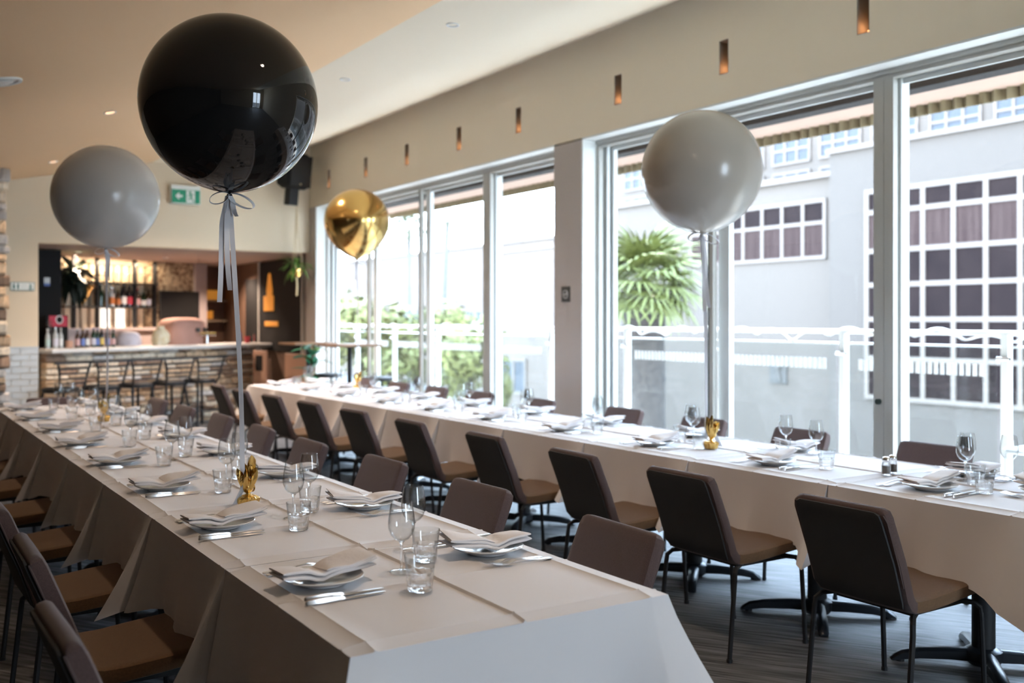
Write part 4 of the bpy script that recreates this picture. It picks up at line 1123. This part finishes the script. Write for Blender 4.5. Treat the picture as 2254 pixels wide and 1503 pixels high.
# ------------------------------------------------------------------ balcony
mat('deck', (.76, .66, .57), .8, noise=.2, nscale=5)
mat('soffit_pink', (.55, .44, .41), .8); mat('beam_dark', (.03, .026, .024), .7); mat('valance', (.24, .205, .125), .7); mat('post_paint', (.72, .73, .71), .45); mat('rail_white', (.85, .85, .84), .4)
structure(MB().box(5.5, 7.3, -5.3, 18, -.15, -.02), 'balcony_deck', 'deck')
m = bpy.data.materials.new('awning_fabric'); m.use_nodes = True; MATS['awning_fabric'] = m
N, Lk = m.node_tree.nodes, m.node_tree.links; b = N['Principled BSDF']; b.inputs['Base Color'].default_value = (.52, .37, .29, 1); b.inputs['Roughness'].default_value = .8
tl = N.new('ShaderNodeBsdfTranslucent'); tl.inputs[0].default_value = (.60, .38, .27, 1); mx = N.new('ShaderNodeMixShader'); mx.inputs[0].default_value = .017
Lk.new(b.outputs[0], mx.inputs[1]); Lk.new(tl.outputs[0], mx.inputs[2]); Lk.new(mx.outputs[0], N['Material Output'].inputs[0])
structure(MB().quad((5.52, -5.3, 3.228), (5.52, 18, 3.228), (7.25, 18, 3.228), (7.25, -5.3, 3.228)), 'balcony_awning', 'awning_fabric')
structure(MB().box(6.42, 6.58, -5.3, 18, 3.168, 3.227), 'balcony_beam', 'beam_dark')
vl = []
n = 520
a_, b_ = [], []
for i in range(n + 1):
    y = 1.0 + 17 * i / n; x = 7.2 + .034 * math.sin(2 * PI * y / .11)
    a_.append((x, y, 3.232)); b_.append((x, y, 3.14 + .006 * math.sin(2 * PI * y / .11)))
vm = MB().loft([a_, b_, [(x + .012, y, z) for x, y, z in b_], [(x + .012, y, z) for x, y, z in a_]], closed=False, loop=True)
vo = vm.build('awning_valance', 'valance'); tag(vo, 'ribbed khaki awning edge hanging outside along the balcony roof', 'awning')
POSTS = [1.31, 2.74, 4.17, 5.62, 7.07, 8.52, 9.97, 11.42, 12.87, 14.30, 15.73]
rl = empty('balcony_railing', (7.0, 8.5, 0))
def bp(mb, name, m, smooth=False): return mb.xf(Matrix.Translation((-7.0, -8.5, 0))).build(name, m, rl, smooth)
bp(MB().tube([(7, -1, 1.378), (7, 17.2, 1.378)], .020, 12), 'top_rail', 'rail_white', True)
bp(MB().tube([(6.985, -1, 1.278), (6.985, 17.2, 1.278)], .009, 8), 'mid_rail', 'chrome', True)
for y in POSTS:
    p = bp(MB().box(6.97, 7.03, y - .028, y + .028, -.02, 1.37), 'post', 'post_paint')
    for z in (1.19, .25):
        c = MB().tube([(6.96, y - .05, z), (6.96, y + .05, z)], .016, 10).xf(Matrix.Translation((-7.0, -8.5, 0))).build('glass_clamp', 'chrome', p)
for i in range(len(POSTS) - 1):
    y0, y1 = POSTS[i] + .05, POSTS[i + 1] - .05
    g = bp(MB().box(6.955, 6.965, y0, y1, .06, 1.275), 'glass_panel', 'balustrade_glass')
    s = MB(); y = y0 + .10
    while y < y1 - .13:
        s.box(6.951, 6.954, y, y + .034, 1.055, 1.148); y += .054
    s.xf(Matrix.Translation((-7.0, -8.5, 0))).build('printed_stripes', 'white_plastic', g, False)
tag(rl, 'white-posted glass balcony railing outside the windows', 'railing')
rp_ = []
y = 1.2
while y < 16.5:
    th = 2 * PI * y / .42; sag = .05 * max(0, math.sin(2 * PI * y / 1.9)) ** 3
    rp_.append((7 + .032 * math.cos(th), y, 1.378 + .032 * math.sin(th) - sag)); y += .035
ro = MB().tube(rp_, .010, 6).build('rope_light', 'rail_white'); tag(ro, 'white rope light wound along the balcony top rail', 'rope light')

# ------------------------------------------------------------------ street and buildings across it
mat('street', (.12, .12, .115), .9, noise=.2, nscale=.3)
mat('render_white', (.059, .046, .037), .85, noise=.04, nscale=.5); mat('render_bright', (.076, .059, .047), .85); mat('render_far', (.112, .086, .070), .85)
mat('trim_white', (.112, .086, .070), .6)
mat('window_dark', (.0095, .0062, .0065), .5, spec=.03, noise=.5, nscale=1.2, col2=(.015, .0098, .0095)); mat('window_sky_tint', (.058, .062, .07), .6, spec=.1)
m = bpy.data.materials.new('window_curtain'); m.use_nodes = True; MATS['window_curtain'] = m
N, Lk = m.node_tree.nodes, m.node_tree.links; b = N['Principled BSDF']; b.inputs['Roughness'].default_value = .6; b.inputs['Specular IOR Level'].default_value = .05
tc = N.new('ShaderNodeTexCoord'); mp = N.new('ShaderNodeMapping'); mp.inputs['Scale'].default_value = (1, 14, .6); Lk.new(tc.outputs['Object'], mp.inputs[0])
nz = N.new('ShaderNodeTexNoise'); nz.inputs['Scale'].default_value = 1.0; Lk.new(mp.outputs[0], nz.inputs['Vector'])
rp = N.new('ShaderNodeValToRGB'); Lk.new(nz.outputs['Fac'], rp.inputs[0]); rp.color_ramp.elements[0].position = .3; rp.color_ramp.elements[1].position = .7
rp.color_ramp.elements[0].color = (.024, .014, .013, 1); rp.color_ramp.elements[1].color = (.042, .027, .024, 1); Lk.new(rp.outputs[0], b.inputs['Base Color'])
structure(MB().box(7.3, 160, -40, 200, -4.2, -4.0), 'street', 'street')
bA = empty('building_wing', (22, 12, -4))
def bpart(root, mb, name, m, parent=None): return mb.xf(Matrix.Translation((-root.location.x, -root.location.y, -root.location.z))).build(name, m, parent or root, False)
def window_grid(root, X, ycols, zrows, mats, bar_w=.06):
    fr = MB()
    y0, y1, z0, z1 = ycols[0], ycols[-1], zrows[0], zrows[-1]
    for y in ycols: fr.box(X - .07, X, y - bar_w, y + bar_w, z0 - bar_w, z1 + bar_w)
    for z in zrows: fr.box(X - .065, X, y0 - bar_w, y1 + bar_w, z - bar_w, z + bar_w)
    f = bpart(root, fr, 'window', 'trim_white')
    for i in range(len(ycols) - 1):
        for j in range(len(zrows) - 1):
            bpart(root, MB().box(X - .03, X, ycols[i] + bar_w, ycols[i + 1] - bar_w, zrows[j] + bar_w, zrows[j + 1] - bar_w), 'pane', mats(i, j), f)
    return f
bpart(bA, MB().box(22, 25.5, -14, 18.14, -4, 6.02), 'wall', 'render_white')
bpart(bA, MB().box(21.9, 25.5, -14, 18.2, 6.0, 6.12), 'coping', 'trim_white')
window_grid(bA, 22, [16.9 - .83 * k for k in range(7)][::-1], [-.52, .5, 1.5, 2.39, 3.27, 4.28, 4.83], lambda i, j: 'window_curtain' if j == 4 else 'window_dark')
tag(bA, 'near white wing with a tall gridded dark window across the street', 'building')
bB = empty('building_block', (23, 25, -4))
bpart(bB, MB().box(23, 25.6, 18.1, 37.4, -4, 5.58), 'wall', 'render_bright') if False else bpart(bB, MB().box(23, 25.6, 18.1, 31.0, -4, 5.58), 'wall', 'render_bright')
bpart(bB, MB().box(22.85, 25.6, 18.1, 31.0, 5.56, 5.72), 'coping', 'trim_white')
window_grid(bB, 23, [19.1 + .79 * k for k in range(8)], [3.29, 4.29, 4.92], lambda i, j: 'window_dark' if j else 'window_curtain', .05)
tag(bB, 'bright white block with a curtained window band across the street', 'building')
bC = empty('building_tower', (26, 22, -4))
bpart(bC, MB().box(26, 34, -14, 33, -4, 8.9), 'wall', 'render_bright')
for k in range(11):
    ya = 10.0 + 2.0 * k
    window_grid(bC, 26, [ya + .22 + .52 * q for q in range(4)], [6.75, 7.2, 8.15], lambda i, j: 'window_sky_tint', .035)
    if ya > 17.5: window_grid(bC, 26, [ya + .22 + .52 * q for q in range(4)], [6.02, 6.42], lambda i, j: 'window_sky_tint', .035)
tag(bC, 'tall pale building behind with rows of pale gridded windows', 'building')
bD = empty('low_white_building', (23, 34, -4))
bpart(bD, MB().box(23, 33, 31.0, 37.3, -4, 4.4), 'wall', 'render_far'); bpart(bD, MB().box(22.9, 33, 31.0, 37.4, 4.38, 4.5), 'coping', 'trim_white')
window_grid(bD, 23, [34.6, 35.5, 36.4], [-1.6, -.2], lambda i, j: 'window_sky_tint')
tag(bD, 'low plain white building left of the column between windows', 'building')
bE = empty('distant_hall', (40, 80, -4))
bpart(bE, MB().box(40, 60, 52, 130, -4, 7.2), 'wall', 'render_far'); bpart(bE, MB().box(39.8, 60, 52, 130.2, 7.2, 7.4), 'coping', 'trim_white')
for k in range(9): window_grid(bE, 40, [56 + 5 * k, 58 + 5 * k, 60 + 5 * k], [1.0, 2.2], lambda i, j: 'window_sky_tint')
tag(bE, 'distant long pale hall behind the palms', 'building')

po = empty('wall_poster', (22.99, 20.85, -.05))
mat('poster_grey', (.050, .043, .038), .7); mat('poster_pale', (.062, .052, .044), .7)
MB().box(-.03, 0, -.34, .34, -.38, .38).build('sheet', 'poster_grey', po, False)
MB().tube([(-.04, -.1, -.3), (-.04, .0, .05), (-.04, .18, .3)], .05, 6).tube([(-.04, .0, .05), (-.04, -.2, .26)], .05, 6).build('pale_figure', 'poster_pale', po)
tag(po, 'faded grey poster low on the white building wall', 'poster')
oc = empty('outdoor_chair', (6.25, 3.42, -.02), PI)
for z in (.80, .90, 1.0): MB().rbox(-.20, -.175, -.21, .21, z - .03, z + .03, .008).build('back_slat', 'white_plastic', oc)
for y_ in (-.19, .19):
    MB().tube([(-.21, y_, 0), (-.185, y_, .6), (-.19, y_, 1.03)], .015, 8).build('rear_leg', 'white_plastic', oc); MB().tube([(.21, y_, 0), (.19, y_, .66)], .015, 8).build('front_leg', 'white_plastic', oc)
MB().rbox(-.2, .21, -.21, .21, .65, .685, .01).build('seat', 'white_plastic', oc)
tag(oc, 'white slatted outdoor chair on the balcony at the right edge', 'chair')

# trees
mat('foliage_yellow', (.13, .13, .035), .7, noise=.4, nscale=3); mat('foliage_olive', (.06, .065, .025), .7, noise=.4, nscale=3); mat('palm_green', (.10, .11, .022), .6, noise=.4, nscale=5); mat('bark', (.045, .035, .03), .95, noise=.5, nscale=14, bump=1.0, bscale=30); mat('bark_hazed', (.10, .095, .09), .95)  # distant palm trunks get a paler bark colour in place of haze
def foliage(seed, n, m):
    r = random.Random(seed); mb = MB()
    blobs = [(Vector((r.uniform(-.6, .6), r.uniform(-.6, .6), r.uniform(-.35, .5))), r.uniform(.3, .5)) for _ in range(9)]
    for _ in range(n):
        c, R = r.choice(blobs); d = Vector((r.gauss(0, 1), r.gauss(0, 1), r.gauss(0, 1))).normalized()
        p = c + d * R * (r.random() ** .35); a = Vector((r.gauss(0, 1), r.gauss(0, 1), r.gauss(0, 1))).normalized(); b_ = a.cross(d).normalized() if a.cross(d).length > .01 else Vector((1, 0, 0))
        s = r.uniform(.035, .07); a = b_.cross(d + b_ * .3).normalized()
        mb.quad(p - a * s - b_ * s * .5, p + a * s * .2 - b_ * s * .6, p + a * s + b_ * s * .3, p - a * s * .2 + b_ * s * .6)
    return mb.mesh('foliage', m, False)
FO = [foliage(3, 2600, 'foliage_yellow'), foliage(4, 2600, 'foliage_olive')]
TREES = [(15, 33.5, .6, 3.0, 2.3, 0, 'yellow-green bushy tree behind the gold balloon ribbon'), (17, 33.0, .2, 2.6, 2.4, 0, 'yellow-green tree between the first two far mullions'),
         (15, 25.6, .2, 1.7, 1.7, 0, 'round yellow-green tree beyond the railing below the leaning palm'), (12, 25.5, -2.3, 2.4, 1.7, 1, 'olive shrub behind the far railing glass'),
         (12.5, 22.5, -2.6, 2.2, 1.6, 1, 'olive shrub lower behind the railing beside the low building'), (13, 29.5, -2.0, 2.4, 1.9, 1, 'olive shrub behind the railing at the far left'),
         (20, 31.8, -1.7, .5, 1.5, 0, 'small yellow sapling before the low white building')]
for i, (x, y, z, rx, rz, k, lb) in enumerate(TREES):
    t = empty('leafy_tree' if z > -1 else 'shrub', (x, y, -4)); shared('foliage', FO[k], t, (0, 0, z + 4), rotz=i * 1.3, scale=(rx, rx, rz)); 
    MB().tube([(0, 0, 0), (.1, 0, (z + 4) * .5), (0, .05, z + 4)], .12, 8).build('trunk', 'bark', t)
    tag(t, lb, 'tree' if z > -1 else 'shrub')
def frond_mesh(L, n, m):
    mb = MB()
    mb.tube([(0, 0, 0), (L * .28, 0, .06 * L), (L * .5, 0, .07 * L)], .010, 5)
    c = Vector((L * .5, 0, .07 * L))
    for k in range(n):
        a = -1.9 + 3.8 * k / (n - 1); ln = L * (.55 - .12 * abs(a) / 1.9)
        d = Vector((math.cos(a), math.sin(a), 0)); s = Vector((-d.y, d.x, 0)) * (L * .03)
        e = c + d * ln + Vector((0, 0, -ln * .35)); mid = c + d * ln * .55 + Vector((0, 0, -ln * .06))
        mb.loft([[tuple(c - s * .3), tuple(c + s * .3), tuple(c + Vector((0, 0, .004)))], [tuple(mid - s), tuple(mid + s), tuple(mid + Vector((0, 0, .02)))], [tuple(e - s * .1), tuple(e + s * .1), tuple(e + Vector((0, 0, .003)))]], cap=True)
    return mb.mesh('frond', m, False)
def palm(x, y, ztop, R, trunk_r, nf, fm, label, lean=(0, 0), bm='bark', skirt=0):
    t = empty('fan_palm', (x, y, -4)); H = ztop + 4
    pts = []; rad = []
    for i in range(13):
        u = i / 12; pts.append((lean[0] * u * u, lean[1] * u * u, H * u)); rad.append(trunk_r * (1.1 - .15 * u) * (1 + .04 * (i % 2)))
    MB().tube(pts, trunk_r, 12, radii=rad).build('trunk', bm, t)
    for i in range(nf):
        a = i * 2.39996; el = -1.35 + 2.0 * (i / nf) if skirt else -1.2 + 1.9 * (i / nf)
        shared('frond', fm, t, (lean[0], lean[1], H + .1 * (1 - i / nf)), rot=(rnd.uniform(-.3, .3), el, a), scale=(R * rnd.uniform(.85, 1.1),) * 3)
    tag(t, label, 'palm tree')
FR = frond_mesh(1.0, 13, 'palm_green'); FR2 = frond_mesh(1.0, 9, 'foliage_olive')
palm(11, 12.95, 2.0, 1.15, .36, 52, FR, 'thick-trunked fan palm just beyond the balcony railing')
palm(25, 49.3, 6.4, 1.5, .14, 26, FR2, 'tall thin palm seen left of the second far mullion', bm='bark_hazed')
palm(25, 45.6, 6.6, .75, .14, 22, FR2, 'tall thin leaning palm right of the second far mullion', lean=(.0, -.7), bm='bark_hazed')
